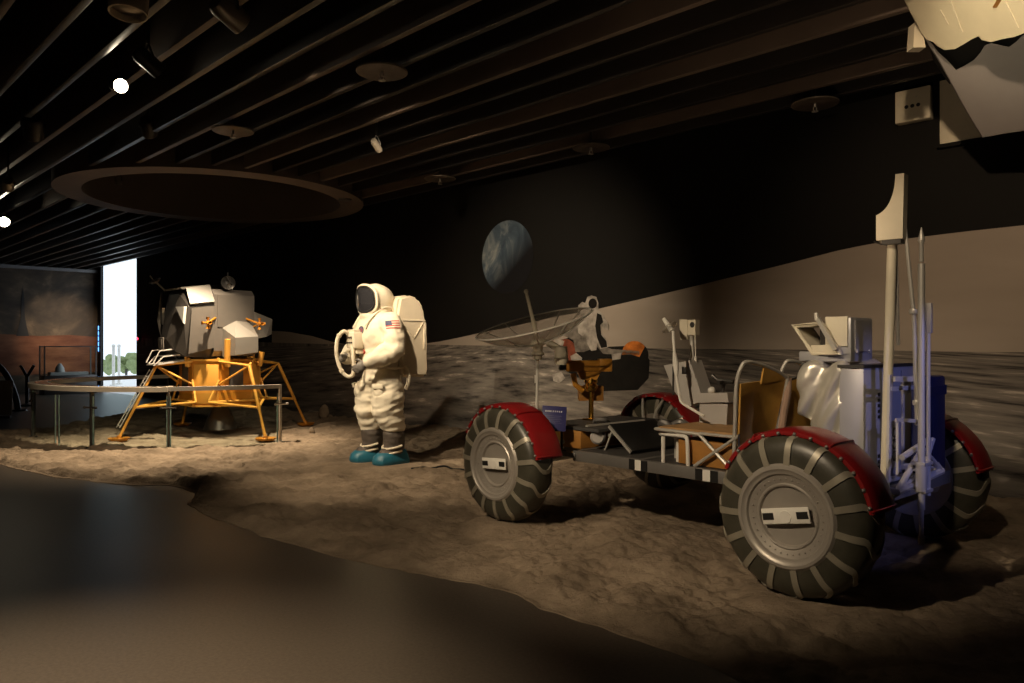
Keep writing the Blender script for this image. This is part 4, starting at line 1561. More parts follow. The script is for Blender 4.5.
hand('glove', (0.275, 0.235, 1.055), (0.72, -0.50, -0.42), (0.45, 0.80, 0.10), -1, (0.35, 0.45, 0.35))
hand('glove', (0.33, -0.16, 1.10), (0.86, 0.42, 0.12), (0.2, -0.6, 0.75), 1, (0.75, 0.95, 0.7))

# looped white hose held in front of the chest
mb = MB()
loop = spline([(0.33, -0.06, 1.37), (0.43, -0.06, 1.40), (0.53, -0.08, 1.335), (0.575, -0.08, 1.22), (0.565, -0.08, 1.10), (0.52, -0.06, 0.99), (0.44, -0.03, 0.935), (0.37, 0.0, 0.95), (0.345, 0.015, 1.04), (0.35, 0.02, 1.15), (0.335, 0.0, 1.27)], 8)
loop = [V((0.315 + (p.x - 0.33) * 0.60, p.y, p.z - 0.02)) for p in loop]
mb.tube(loop, 0.0205, 12)
hs = mb.build('hose', M['suit'], ast)
mb = MB()
for t in (0.18, 0.5, 0.82):
    p = loop[int(t * (len(loop) - 1))]
    q = loop[int(t * (len(loop) - 1)) + 1]
    mm = frame(p, (0, 1, 0), (q - p))
    mb.lathe([(0.021, -0.012), (0.026, -0.01), (0.026, 0.01), (0.021, 0.012)], 14, mm)
mb.build('hose_clip', M['pack'], hs)

# boots: dark shafts, straps, blue overshoes
for (x, y, a) in ((-0.01, 0.15, 6), (0.09, -0.155, -4)):
    rm = Matrix.Translation((x, y, 0)) @ Matrix.Rotation(R(a), 4, 'Z')
    mb = MB()
    mb.limb([(0, 0, 0.30), (0, 0, 0.22), (0.01, 0, 0.14)], [0.118, 0.112, 0.105], 18)
    mb.limb([(0.02, 0, 0.12), (0.12, 0, 0.085)], [0.098, 0.078], 16)
    for v in mb.bm.verts:
        v.co = rm @ v.co
    me = fuse(mb, 'boot', 0.010, 4, lambda c: 0.006 * noise.noise(V((c.x * 10, c.y * 10, c.z * 40))))
    finish(me, M['boot'], 0)
    me.polygons.foreach_set('use_smooth', [True] * len(me.polygons))
    b = link('boot', me, ast)
    mb = MB()
    out = [(-0.13, -0.075), (-0.10, -0.105), (0.02, -0.112), (0.14, -0.115), (0.215, -0.095), (0.255, -0.05), (0.265, 0.0), (0.255, 0.05), (0.215, 0.095), (0.14, 0.115), (0.02, 0.112), (-0.10, 0.105), (-0.13, 0.075), (-0.145, 0)]
    rows = []
    for (z, sc, dx) in ((0.0, 0.97, 0), (0.012, 1.0, 0), (0.045, 1.0, 0), (0.055, 0.975, 0), (0.085, 0.93, -0.004), (0.115, 0.78, -0.012), (0.128, 0.60, -0.018)):
        rows.append([mb.bm.verts.new(rm @ V(((px_ - 0.05) * sc + 0.05 + dx, py_ * sc, z + (0.03 * sstep(0.12, -0.1, px_) if z > 0.1 else 0)))) for px_, py_ in out])
    nn = len(out)
    for A, B in zip(rows[:-1], rows[1:]):
        for k in range(nn):
            mb.bm.faces.new((A[k], A[(k + 1) % nn], B[(k + 1) % nn], B[k]))
    mb.bm.faces.new(list(reversed(rows[0])))
    mb.bm.faces.new(rows[-1])
    os_ = mb.build('overshoe', M['boot_blue'], b, angle=30)
    os_['label'] = 'blue overshoe'
    mb = MB()
    for (z, xf, w) in ((0.135, 0.14, 0.10), (0.19, 0.115, 0.115)):
        pts = [rm @ V((xf * math.cos(t) * 1.0 + 0.01, w * math.sin(t) * 1.08, z - 0.03 * math.cos(t))) for t in [R(v) for v in range(-100, 101, 20)]]
        mb.tube(pts, 0.012, 8)
    mb.build('boot_strap', M['pack'], b)

# the whole figure leans forwards a little
for o in [q for q in COL.objects if q.type == 'MESH']:
    r_ = o
    while r_.parent is not None:
        r_ = r_.parent
    if r_ == ast:
        for v in o.data.vertices:
            v.co.x += 0.075 * v.co.z
ast.location = ast.matrix_basis @ V((-0.06, 0, 0))

# ------------------------------------------------------------------ moon rover (x forwards, y to its left = towards the viewer)
rov = thing('moon_rover', 'four wheeled moon rover with red fenders, dish antenna and tool rack', 'rover', (RC.x, RC.y, RG), math.atan2(RD.y, RD.x))


def tyre_profile():
    """(radius, sideways) from the hub edge over the tread, outer side first"""
    pts = []
    for k in range(25):
        t = PI * k / 24
        r = 0.245 + 0.165 * abs(math.sin(t)) ** 0.62
        y = 0.118 * math.copysign(abs(math.cos(t)) ** 0.75, math.cos(t))
        pts.append((r, y))
    return pts


TP = tyre_profile()
AXY = Matrix.Rotation(-PI / 2, 4, 'X')        # z axis -> +y


def make_wheel():
    mb = MB()
    mb.lathe([(0.235, 0.10)] + TP + [(0.235, -0.10)], 72, AXY)
    w = mb.build('wheel', M['rubber'], rov, angle=60)
    hb = MB()
    hb.lathe([(0.262, 0.10), (0.262, 0.118), (0.250, 0.130), (0.236, 0.131), (0.226, 0.122), (0.212, 0.120), (0.205, 0.108), (0.165, 0.096), (0.158, 0.102), (0.150, 0.100), (0.143, 0.086), (0.06, 0.078), (0.0, 0.078)], 64, AXY)
    hb.lathe([(0.262, -0.10), (0.250, -0.125), (0.225, -0.122), (0.16, -0.07), (0.05, -0.06), (0.0, -0.06)], 48, AXY)
    for k in range(36):
        a = 2 * PI * k / 36
        hb.ball((0.185 * math.cos(a), 0.104, 0.185 * math.sin(a)), 0.0042, 6)
    h = hb.build('hub', M['hub'], w)
    pl = MB()
    pl.box((0.0, 0.112, 0.005), (0.255, 0.010, 0.078), bev=0.004)
    pl.box((0.0, 0.095, 0.005), (0.20, 0.03, 0.05))
    pl.lathe([(0.033, 0.117), (0.031, 0.120), (0, 0.120)], 24, AXY)
    p = pl.build('hub_plate', M['white'], w)
    for sx in (-1, 1):
        bl = MB()
        bl.box((sx * 0.092, 0.117, 0.005), (0.060, 0.004, 0.034))
        bl.build('plate_slot', M['black'], w)
    # metal strips: up both side walls, then slanted over the tread to meet in arrows
    tr = MB()
    NS = 15
    for sd in (1, -1):
        prof = TP if sd == 1 else [(r, y) for r, y in reversed(TP)]
        half = prof[0:13]
        for k in range(NS):
            a0 = 2 * PI * (k + 0.3) / NS
            rows = []
            for i, (r, y) in enumerate(half):
                t = i / (len(half) - 1)
                swing = 0.20 * sstep(0.5, 1.0, t)
                wd = 0.0165 * (1 if i < len(half) - 1 else 0.8)
                nr = V((r - 0.30, y))
                nr = nr.normalized() if nr.length > 0 else V((1, 0))
                rr = r + 0.0065 * max(0.0, nr.x) + 0.001
                yy = y + 0.0065 * nr.y
                da = wd / max(r, 0.1)
                row = []
                for s in (-1, 1):
                    a = a0 + swing + s * da
                    row.append(tr.bm.verts.new((rr * math.cos(a), yy, rr * math.sin(a))))
                for s in (1, -1):
                    a = a0 + swing + s * da
                    row.append(tr.bm.verts.new(((rr - 0.008) * math.cos(a), yy - 0.004 * sd, (rr - 0.008) * math.sin(a))))
                rows.append(row)
            for A, B in zip(rows[:-1], rows[1:]):
                for j in range(4):
                    tr.bm.faces.new((A[j], A[(j + 1) % 4], B[(j + 1) % 4], B[j]))
            tr.bm.faces.new(rows[0])
            tr.bm.faces.new(list(reversed(rows[-1])))
    tr.build('tread_strip', M['strip'], w, angle=25)
    return w


WX, WY, WZ = 1.105, 0.915, 0.41
w0 = make_wheel()
w0.location = (1.105, 0.925, 0.42)
w0.scale = (0.98, 1, 0.98)
w0['label'] = 'front wheel nearest the astronaut'
for (x, y, rz, lab) in ((-1.065, 0.91, 0, 'big rear wheel on the viewer side'), (1.10, -0.86, PI, 'front wheel on the mural side'), (-1.0, -0.76, PI, 'rear wheel on the mural side')):
    c = copy_tree(w0, rov)
    c.location = (x, y, 0.42)
    c.rotation_euler = (0, R(11) if y > 0 else R(-7), rz)
    c['label'] = lab
w0.rotation_euler = (0, R(4), 0)


def make_fender():
    mb = MB()
    a0, a1, n = 28, 170, 44
    cs = [(0.398, 0.080), (0.409, 0.079), (0.418, 0.062), (0.423, 0.02), (0.424, -0.03), (0.424, -0.08), (0.420, -0.135), (0.410, -0.155), (0.398, -0.156)]
    inner = [(r - 0.008, y * 0.965) for r, y in reversed(cs)]
    ring = cs + inner
    rows = []
    for k in range(n + 1):
        a = R(a0 + (a1 - a0) * k / n)
        rows.append([mb.bm.verts.new((r * math.cos(a), y, r * math.sin(a))) for r, y in ring])
    m = len(ring)
    for A, B in zip(rows[:-1], rows[1:]):
        for j in range(m):
            mb.bm.faces.new((A[j], A[(j + 1) % m], B[(j + 1) % m], B[j]))
    mb.bm.faces.new(rows[0])
    mb.bm.faces.new(list(reversed(rows[-1])))
    mb.mi = 1
    for k in range(12):
        a = R(34 + 12 * k)
        for sy in (0.082, -0.157):
            mb.ball((0.400 * math.cos(a), sy, 0.400 * math.sin(a)), 0.010, 8)
    mb.mi = 0
    for a in (168, 120, 62):      # ridges where the sections overlap
        aa = R(a)
        pts = [V((math.cos(aa) * (r + 0.004), y, math.sin(aa) * (r + 0.004))) for r, y in cs]
        mb.tube(pts, 0.006, 6)
    f = mb.build('fender', [M['red'], M['chassis']], rov, angle=40)
    sr = MB()
    for sx in (-0.12, 0.12):
        sr.tube([(sx, -0.125, 0.405), (sx * 0.6, -0.19, 0.28), (sx * 0.3, -0.22, 0.10)], 0.010, 6)
    sr.build('fender_stay', M['steel'], f)
    return f


f0 = make_fender()
f0.location = (1.105, 0.925, 0.42)
for (x, y, rz) in ((-1.065, 0.91, 0), (1.10, -0.86, 0), (-1.0, -0.76, 0)):
    c = copy_tree(f0, rov)
    c.location = (x, y, 0.42)
    if y < 0:
        c.scale = (1, -1, 1)

# chassis
mb = MB()
mb.box((-0.22, 0.515, 0.463), (2.10, 0.035, 0.074), bev=0.003)
mb.box((-0.22, -0.515, 0.463), (2.10, 0.035, 0.074), bev=0.003)
for x in (0.81, 0.25, -0.45, -1.25):
    mb.box((x, 0, 0.463), (0.04, 1.0, 0.07))
mb.box((0.81, 0.0, 0.463), (0.035, 1.06, 0.074))
for y in (-0.25, 0.25):
    mb.box((0.95, y, 0.463), (0.65, 0.04, 0.06))
mb.box((1.26, 0, 0.463), (0.04, 0.7, 0.06))
mb.bar((0.80, 0.52, 0.47), (1.02, 0.56, 0.47), 0.06, 0.03)
ch = mb.build('chassis', M['chassis'], rov)
for i, (xa, xb) in enumerate(((0.315, 0.165), (-0.205, -0.365))):
    for j in range(3):
        a, b = xa + (xb - xa) * j / 3, xa + (xb - xa) * (j + 1) / 3
        mb = MB()
        mb.box(((a + b) / 2, 0.534, 0.463), (abs(b - a), 0.004, 0.068))
        mb.build('stripe', M['white' if j == 1 else 'black'], ch)
mb = MB()
mb.box((-0.22, 0, 0.485), (2.06, 1.0, 0.02))
mb.build('deck', M['deck'], rov)
# suspension arms
for sx in (1, -1):
    for sy in (1, -1):
        mb = MB()
        mb.tube([(sx * (WX - 0.16), sy * 0.42, 0.44), (sx * (WX - 0.02), sy * 0.74, 0.40)], 0.020, 8)
        mb.tube([(sx * (WX + 0.10), sy * 0.30, 0.44), (sx * (WX + 0.02), sy * 0.74, 0.40)], 0.020, 8)
        mb.tube([(sx * (WX - 0.10), sy * 0.45, 0.54), (sx * WX, sy * 0.74, 0.47)], 0.016, 8)
        mb.lathe([(0, -0.10), (0.085, -0.10), (0.085, 0.02), (0.06, 0.07), (0, 0.07)], 20, Matrix.Translation((sx * WX, sy * 0.78, WZ)) @ Matrix.Rotation(-PI / 2 * sy, 4, 'X'))
        mb.build('suspension_arm', M['steel'], rov)

# front boxes
mb = MB()
mb.box((1.06, 0.05, 0.56), (0.40, 0.74, 0.13), bev=0.006)
fb = mb.build('battery_box', M['orange'], rov)
mb = MB()
mb.box((1.00, -0.05, 0.640), (0.62, 0.95, 0.024), bev=0.004)
mb.build('battery_cover', M['deck'], fb)
mb = MB()
mb.tube([(0.86, 0.36, 0.655), (0.86, -0.30, 0.655)], 0.012, 8)
mb.tube([(0.70, 0.30, 0.60), (0.70, -0.5, 0.60)], 0.012, 8)
mb.build('front_rail', M['steel'], rov)
mb = MB()
mb.lathe([(0, 0), (0.045, 0.0), (0.055, 0.02), (0.055, 0.09), (0.04, 0.11), (0, 0.11)], 20, frame((0.80, 0.30, 0.585), (0, 0, 1), (-0.6, 0.7, 0.05)))
mb.build('end_cap', M['grey_pale'], rov)
mb = MB()
mb.box((0.60, -0.30, 0.57), (0.14, 0.14, 0.14), bev=0.02)
mb.tube(spline([(0.62, -0.2, 0.62), (0.52, -0.1, 0.68), (0.44, -0.16, 0.60), (0.40, -0.26, 0.52)], 5), 0.028, 8)
mb.tube(spline([(0.66, -0.3, 0.60), (0.58, -0.4, 0.66), (0.46, -0.38, 0.60), (0.38, -0.36, 0.50)], 5), 0.024, 8)
mb.build('cable_loom', M['chassis'], rov)
mb = MB()
mb.tube(spline([(0.96, 0.0, 0.655), (0.93, 0.08, 0.68), (0.98, 0.12, 0.68), (1.02, 0.10, 0.655)], 5), 0.016, 8)
mb.build('cable_loom', M['chassis'], rov)
# foot rest: tilted black panel
mb = MB()
rm = Matrix.Rotation(R(-38), 3, 'Y')
mb.box((0.535, 0.10, 0.60), (0.27, 0.52, 0.018), rot=rm, bev=0.003)
fr = mb.build('foot_rest', M['black'], rov)
mb = MB()
mb.bar((0.44, 0.365, 0.51), (0.64, 0.365, 0.675), 0.012, 0.02)
mb.bar((0.62, 0.34, 0.66), (0.70, 0.34, 0.49), 0.012, 0.012)
mb.build('rest_bracket', M['steel'], fr)
mb = MB()
mb.bar((0.44, -0.165, 0.51), (0.64, -0.165, 0.675), 0.012, 0.02)
mb.bar((0.62, -0.14, 0.66), (0.70, -0.14, 0.49), 0.012, 0.012)
mb.build('rest_bracket', M['steel'], fr)

# white grab bar on the deck
mb = MB()
for yy in (0.47,):
    mb.tube(spline([(0.085, yy, 0.49), (0.085, yy, 0.66)], 2), 0.013, 8)
    mb.tube([(0.035, 0.38, 0.49), (0.035, 0.38, 0.71)], 0.013, 8)
    mb.tube(spline([(0.14, 0.43, 0.672), (0.05, 0.45, 0.675), (-0.075, 0.47, 0.675), (-0.105, 0.475, 0.645), (-0.11, 0.475, 0.49)], 6), 0.013, 8)
mb.build('grab_bar', M['white'], rov)

# instrument console
mb = MB()
mm = Matrix(((1, 0, 0, 0), (0, 0, -1, 0), (0, 1, 0, 0), (0, 0, 0, 1)))
prof = [(0.385, 1.105), (0.165, 1.145), (0.075, 0.925), (-0.13, 0.935), (-0.14, 0.875), (0.11, 0.855), (0.185, 0.82), (0.30, 0.93)]
mb.prism(prof, -0.07, 0.07, mm)
co = mb.build('console', M['grey_pale'], rov, angle=20)
mb = MB()
mb.hexa([(0.10, -0.08, 0.50), (-0.10, -0.08, 0.50), (-0.10, 0.06, 0.50), (0.10, 0.06, 0.50), (0.10, -0.06, 0.86), (-0.12, -0.06, 0.86), (-0.12, 0.05, 0.86), (0.10, 0.05, 0.86)])
mb.build('console_post', M['grey_pale'], co, angle=20)
mb = MB()
mb.box((0.21, 0.073, 1.075), (0.035, 0.006, 0.05), bev=0.002)
mb.box((0.30, 0.073, 1.0), (0.014, 0.006, 0.2))
mb.build('console_gauge', M['dark_steel'], co)
mb = MB()     # hand controller: crossed handle with white knob
mb.tube([(-0.05, 0, 0.92), (-0.06, 0, 1.01)], 0.012, 8)
mb.tube([(0.03, 0.0, 1.045), (-0.01, 0.0, 1.012), (-0.13, 0.0, 1.005)], 0.014, 8)
mb.tube([(-0.06, -0.06, 1.0), (-0.06, 0.07, 1.0)], 0.012, 8)
hc = mb.build('hand_controller', M['dark_steel'], co)
mb = MB()
mb.ball((0.0, 0.055, 0.945), 0.026, 14)
mb.build('knob', M['white'], hc)
# camera box above the console
mb = MB()
cm = V((0.225, 0.0, 1.36))
mb.hexa([(0.275, -0.03, 1.288), (0.215, -0.03, 1.288), (0.215, 0.025, 1.288), (0.275, 0.025, 1.288), (0.285, -0.03, 1.43), (0.215, -0.03, 1.427), (0.215, 0.025, 1.427), (0.285, 0.025, 1.43)])
mb.hexa([(0.216, -0.03, 1.318), (0.155, -0.03, 1.318), (0.155, 0.02, 1.318), (0.216, 0.02, 1.318), (0.216, -0.03, 1.425), (0.155, -0.03, 1.425), (0.155, 0.02, 1.425), (0.216, 0.02, 1.425)])
cx = mb.build('camera_box', M['cream'], rov, angle=20)
mb = MB()
mb.tube([(0.200, 0.0, 1.32), (0.197, 0.0, 1.11)], 0.013, 8)
mb.tube([(0.170, 0.0, 1.32), (0.167, 0.0, 1.16)], 0.004, 6)
mb.tube([(0.167, 0.0, 1.17), (0.167, 0.0, 1.125)], 0.010, 8)
mb.build('camera_stem', M['white'], cx)
mb = MB()
mb.lathe([(0.0, 0.004), (0.018, 0.002), (0.02, 0.0)], 14, Matrix.Translation((0.18, 0.021, 1.39)) @ AXY)
mb.build('camera_eye', M['dark_steel'], cx)
# low gain antenna on its bent white rod
mb = MB()
mb.tube(spline([(0.172, 0.25, 1.345), (0.160, 0.25, 1.20), (0.14, 0.25, 1.03), (0.118, 0.25, 0.91)], 3) + [V((0.108, 0.25, 0.878)), V((0.09, 0.25, 0.86)), V((0.0, 0.25, 0.82)), V((-0.07, 0.25, 0.79))], 0.010, 8)
mb.tube([(0.160, 0.25, 1.20), (0.150, 0.25, 1.13), (0.142, 0.25, 1.05)], [0.012, 0.020, 0.014], 10)
lg = mb.build('rod_antenna', M['white'], rov)
mb = MB()
mb.tube([(0.180, 0.25, 1.345), (0.250, 0.25, 1.43)], [0.018, 0.013], 10)
mb.build('antenna_tip', M['white'], lg)
mb = MB()
mb.lathe([(0, 0), (0.05, 0.0), (0.062, 0.012), (0.05, 0.02), (0, 0.02)], 20, frame((0.195, 0.25, 1.36), (0, 1, 0), (0.6, 0.1, 0.75)))
mb.build('antenna_disc', M['clearish'], lg)


# seats
def sheet(mb, a, b, c, d, n, th, sag):
    """slightly slack cloth between four corners, th thick"""
    a, b, c, d = [V(p) for p in (a, b, c, d)]
    nn = (b - a).cross(d - a).normalized()
    lay = []
    for s in (0, 1):
        g = []
        for i in range(n + 1):
            u = i / n
            g.append([mb.bm.verts.new((a.lerp(b, u)).lerp(d.lerp(c, u), j / n) + nn * (sag * math.sin(PI * u) * math.sin(PI * j / n) + th * s)) for j in range(n + 1)])
        lay.append(g)
    A, B = lay
    for i in range(n):
        for j in range(n):
            mb.bm.faces.new((A[i][j], A[i + 1][j], A[i + 1][j + 1], A[i][j + 1]))
            mb.bm.faces.new((B[i][j + 1], B[i + 1][j + 1], B[i + 1][j], B[i][j]))
    rim = [(i, 0) for i in range(n)] + [(n, j) for j in range(n)] + [(i, n) for i in range(n, 0, -1)] + [(0, j) for j in range(n, 0, -1)]
    for k in range(len(rim)):
        p, q = rim[k], rim[(k + 1) % len(rim)]
        mb.bm.faces.new((A[p[0]][p[1]], B[p[0]][p[1]], B[q[0]][q[1]], A[q[0]][q[1]]))


def make_seat():
    """origin at the inner front corner of the pan's middle; copies go to the other side"""
    mb = MB()
    mb.hexa([(0.13, 0.03, 0.700), (-0.43, 0.03, 0.700), (-0.43, 0.46, 0.700), (0.13, 0.46, 0.700), (0.13, 0.03, 0.722), (-0.43, 0.03, 0.725), (-0.43, 0.46, 0.725), (0.13, 0.46, 0.722)])
    pan = mb.build('seat_pan', M['seat_tan'], rov)
    mb = MB()
    mb.tube([(0.14, 0.02, 0.705), (0.14, 0.475, 0.705), (-0.19, 0.475, 0.700), (-0.43, 0.475, 0.50)], 0.012, 8)
    mb.tube([(0.14, 0.02, 0.705), (-0.19, 0.02, 0.700), (-0.43, 0.02, 0.50)], 0.012, 8)
    mb.tube([(0.14, 0.26, 0.70), (0.14, 0.26, 0.49)], 0.012, 8)
    for y in (0.478, 0.02):
        mb.tube([(-0.16, y, 0.50), (-0.47, y, 0.715), (-0.47, y, 0.50)], 0.012, 8)
        mb.tube([(-0.43, y, 0.705), (-0.20, y, 0.705)], 0.010, 8)
    mb.build('seat_frame', M['steel'], pan)
    # back rest: sling on a bent tube
    mb = MB()
    sheet(mb, (-0.44, 0.455, 0.62), (-0.44, 0.08, 0.62), (-0.535, 0.085, 1.05), (-0.455, 0.455, 1.02), 14, 0.016, -0.02)
    back = mb.build('seat_back', M['web'], rov, angle=20)
    mb = MB()
    pl_ = spline([(-0.43, 0.47, 0.52), (-0.44, 0.47, 0.80), (-0.45, 0.47, 1.02), (-0.475, 0.455, 1.125), (-0.50, 0.42, 1.15), (-0.53, 0.25, 1.115), (-0.55, 0.10, 1.06), (-0.548, 0.07, 1.02), (-0.50, 0.06, 0.80), (-0.44, 0.06, 0.52)], 5)
    mb.tube(pl_, 0.012, 8)
    mb.build('back_frame', M['steel'], back)
    mb = MB()
    sheet(mb, (-0.503, 0.30, 1.02), (-0.536, 0.085, 1.035), (-0.548, 0.09, 1.065), (-0.520, 0.30, 1.118), 6, 0.012, 0.0)
    mb.build('back_strap', M['web'], back, angle=20)
    return pan, back


pan, back = make_seat()
pan['label'] = 'tan seat on the viewer side'
for o in (pan, back):
    c = copy_tree(o, rov)
    c.location = (0, -0.49, 0)
mb = MB()
mb.box((-0.22, 0.24, 0.575), (0.42, 0.40, 0.155), bev=0.006)
mb.box((-0.22, -0.25, 0.575), (0.42, 0.40, 0.155), bev=0.006)
mb.build('under_seat_box', M['orange'], rov)
mb = MB()
mb.tube(spline([(-0.545, 0.05, 1.045), (-0.545, 0.055, 0.95), (-0.52, 0.055, 0.82), (-0.50, 0.05, 0.68)], 4), 0.024, 10)
mb.build('padded_sleeve', M['tan_tube'], rov)
mb = MB()
mb.tube(spline([(-0.55, -0.0, 1.04), (-0.64, 0.10, 1.06), (-0.72, 0.22, 1.11), (-0.80, 0.34, 1.14)], 4), 0.010, 8)
mb.build('top_strap', M['black'], rov)

# rear: foil bag, cabinet, boxes
mb = MB()
bag = [(-0.835, 0.40, 1.135), (-0.83, 0.10, 1.12), (-1.065, 0.42, 1.14), (-1.065, -0.1, 1.14), (-0.81, 0.41, 0.92), (-0.86, 0.40, 0.76), (-0.86, 0.10, 0.72), (-1.065, 0.43, 0.62), (-1.065, -0.1, 0.62), (-0.82, 0.42, 1.05)]
mb.hull(bag)
bmesh.ops.subdivide_edges(mb.bm, edges=list(mb.bm.edges), cuts=10, use_grid_fill=True)
bmesh.ops.triangulate(mb.bm, faces=[f for f in mb.bm.faces if len(f.verts) > 4])
me = fuse(mb, 'foil_bag', 0.014, 4, lambda c: (0.050 * noise.noise(V((c.x * 13 + c.z * 7, c.y * 3, c.z * 2.5))) - 0.030 * abs(noise.noise(V((c.x * 17 + c.z * 10, c.y * 4, c.z * 3 + 3)))) + 0.012))
finish(me, M['foil'], 0)
me.polygons.foreach_set('use_smooth', [True] * len(me.polygons))
link('foil_bag', me, rov)
mb = MB()
mb.box((-1.122, 0.09, 0.81), (0.13, 0.72, 0.64), bev=0.006)
cbn = mb.build('equipment_cabinet', M['cab'], rov)
mb = MB()
mb.box((-1.122, 0.09, 1.137), (0.14, 0.74, 0.016))
mb.build('cabinet_lid', M['dark_steel'], cbn)
mb = MB()
for z0 in (0.985, 0.655):
    for j in range(5):
        mb.box((-1.189, 0.27, z0 - 0.03 * j), (0.006, 0.022, 0.017))
mb.build('vent_slot', M['black'], cbn)
mb = MB()
mb.box((-1.19, 0.19, 0.81), (0.008, 0.012, 0.60))
mb.box((-1.19, -0.02, 0.81), (0.008, 0.012, 0.60))
mb.build('cabinet_trim', M['cab'], cbn)
# top box with open hinged tray
mb = MB()
mb.box((-0.985, 0.165, 1.285), (0.135, 0.27, 0.235), bev=0.006)
mb.box((-0.90, 0.18, 1.185), (0.30, 0.24, 0.055), bev=0.006)
tb = mb.build('instrument_box', M['cab'], rov)
mb = MB()
mb.box((-0.975, 0.305, 1.325), (0.125, 0.014, 0.165), bev=0.003)
mb.build('box_door', M['cream'], tb)
mb = MB()
mb.box((-1.056, 0.16, 1.30), (0.006, 0.20, 0.17))
for y in (0.235, 0.08):
    mb.lathe([(0, 0.008), (0.012, 0.008), (0.014, 0)], 12, Matrix.Translation((-1.055, y, 1.215)) @ Matrix.Rotation(-PI / 2, 4, 'Y'))
mb.build('box_panel', M['grey_panel'], tb)
mb = MB()
A, B, C_, D = V((-0.715, 0.30, 1.365)), V((-0.835, 0.30, 1.20)), V((-1.005, 0.33, 1.20)), V((-0.90, 0.33, 1.375))
E_ = V((0, -0.20, 0))
mb.tube([A, B, C_, D], 0.011, 6, closed=True)
mb.tube([A + E_, B + E_, C_ + E_, D + E_], 0.011, 6, closed=True)
mb.hexa([B + E_, C_ + E_, C_, B, B + E_ + V((0.012, 0, 0.02)), C_ + E_ + V((0.012, 0, 0.02)), C_ + V((0.012, 0, 0.05)), B + V((0.012, 0, 0.05))])
mb.hexa([A + E_, D + E_, D, A, A + E_ + V((-0.012, 0, -0.014)), D + E_ + V((-0.012, 0, -0.014)), D + V((-0.012, 0, -0.014)), A + V((-0.012, 0, -0.014))])
mb.hexa([A + E_, B + E_, B, A, A + E_ + V((-0.012, 0, 0)), B + E_ + V((-0.012, 0, 0)), B + V((-0.012, 0, 0)), A + V((-0.012, 0, 0))])
mb.build('open_tray', M['cream'], tb)
mb = MB()
mb.box((-0.885, 0.22, 1.30), (0.075, 0.05, 0.10), bev=0.004)
mb.build('sensor_block', M['dark_steel'], tb)
mb = MB()
mb.bar((-0.885, 0.345, 1.40), (-0.995, 0.36, 1.225), 0.018, 0.024)
mb.tube([(-0.88, 0.345, 1.39), (-0.875, 0.345, 1.43)], 0.012, 8)
mb.build('tray_strut', M['steel'], tb)

# rear pallet frame and tool rack
mb = MB()
mb.tube([(-1.22, 0.62, 0.54), (-1.42, 0.62, 0.54), (-1.42, 0.05, 0.58), (-1.22, 0.05, 0.58)], 0.020, 8)
mb.tube([(-1.42, 0.62, 0.54), (-1.42, 0.30, 0.72), (-1.42, 0.05, 0.58)], 0.015, 8)
mb.tube([(-1.22, 0.62, 0.54), (-1.25, 0.50, 0.44), (-1.15, 0.4, 0.44)], 0.018, 8)
mb.tube([(-1.42, 0.56, 0.56), (-1.42, 0.30, 0.60), (-1.42, 0.16, 0.76)], 0.012, 8)
mb.tube([(-1.42, 0.56, 0.70), (-1.42, 0.22, 0.76)], 0.015, 8)
mb.tube([(-1.21, -0.45, 0.52), (-1.21, 0.50, 0.52)], 0.016, 8)
mb.tube([(-1.42, 0.05, 0.58), (-1.25, -0.30, 0.60)], 0.016, 8)
mb.build('rear_frame', M['alu'], rov)
mb = MB()
mb.bar((-1.335, 0.51, 0.56), (-1.335, 0.49, 1.10), 0.025, 0.012)
mb.bar((-1.36, 0.50, 1.08), (-1.40, 0.24, 1.075), 0.012, 0.026)
mb.bar((-1.34, 0.49, 1.03), (-1.36, 0.26, 1.03), 0.012, 0.022)
mb.bar((-1.36, 0.48, 0.875), (-1.41, 0.30, 0.86), 0.012, 0.018)
mb.bar((-1.36, 0.46, 0.60), (-1.36, 0.46, 0.875), 0.012, 0.012)
mb.bar((-1.30, 0.24, 0.62), (-1.30, 0.24, 1.06), 0.018, 0.012)
rk = mb.build('tool_rack', M['alu'], rov)
mb = MB()
mb.hexa([(-1.30, 0.34, 0.62), (-1.31, 0.34, 0.62), (-1.31, 0.42, 0.62), (-1.30, 0.42, 0.62), (-1.30, 0.34, 0.86), (-1.31, 0.34, 0.86), (-1.31, 0.42, 0.86), (-1.30, 0.42, 0.86)])
bm_ = mb.build('rack_plate', M['alu'], rk)
mb = MB()
for z in (0.68, 0.74, 0.80):
    mb.tube([(-1.314, 0.38 + 0.022 * math.cos(t), z + 0.022 * math.sin(t)) for t in [2 * PI * k / 14 for k in range(14)]], 0.006, 6, closed=True)
mb.build('plate_ring', M['dark_steel'], rk)
# mast with the curved horn box
mb = MB()
mb.tube([(-1.25, 0.345, 0.49), (-1.31, 0.40, 1.80)], 0.0235, 14)
mt = mb.build('mast', M['cream'], rov)
mb = MB()
mb.tube([(-1.30, 0.30, 1.25), (-1.31, 0.36, 1.80)], 0.010, 8)
mb.build('mast_rod', M['steel'], mt)
prof = [(0.0, 0.0), (0.125, 0.0), (0.132, 0.325), (0.092, 0.325)]
cur = []
for k in range(1, 12):
    t = k / 12
    cur.append((0.092 - 0.010 * t - 0.082 * (t ** 2.2), 0.325 - 0.195 * (1 - (1 - t) ** 1.5)))
prof = prof + cur + [(0.0, 0.128)]
fx = V((-0.28, -0.96, 0))       # direction across the horn's face, left to right seen from the viewer
hm = Matrix(((0, 0, 0, 0),) * 3 + ((0, 0, 0, 1),))
ax_x = V((-0.98, -0.1, 0)).normalized()
ax_z = ax_x.cross(V((0, 0, 1)))
hm = Matrix((ax_x, V((0, 0, 1)), ax_z)).transposed().to_4x4()
hm.translation = V((-1.255, 0.435, 1.785))
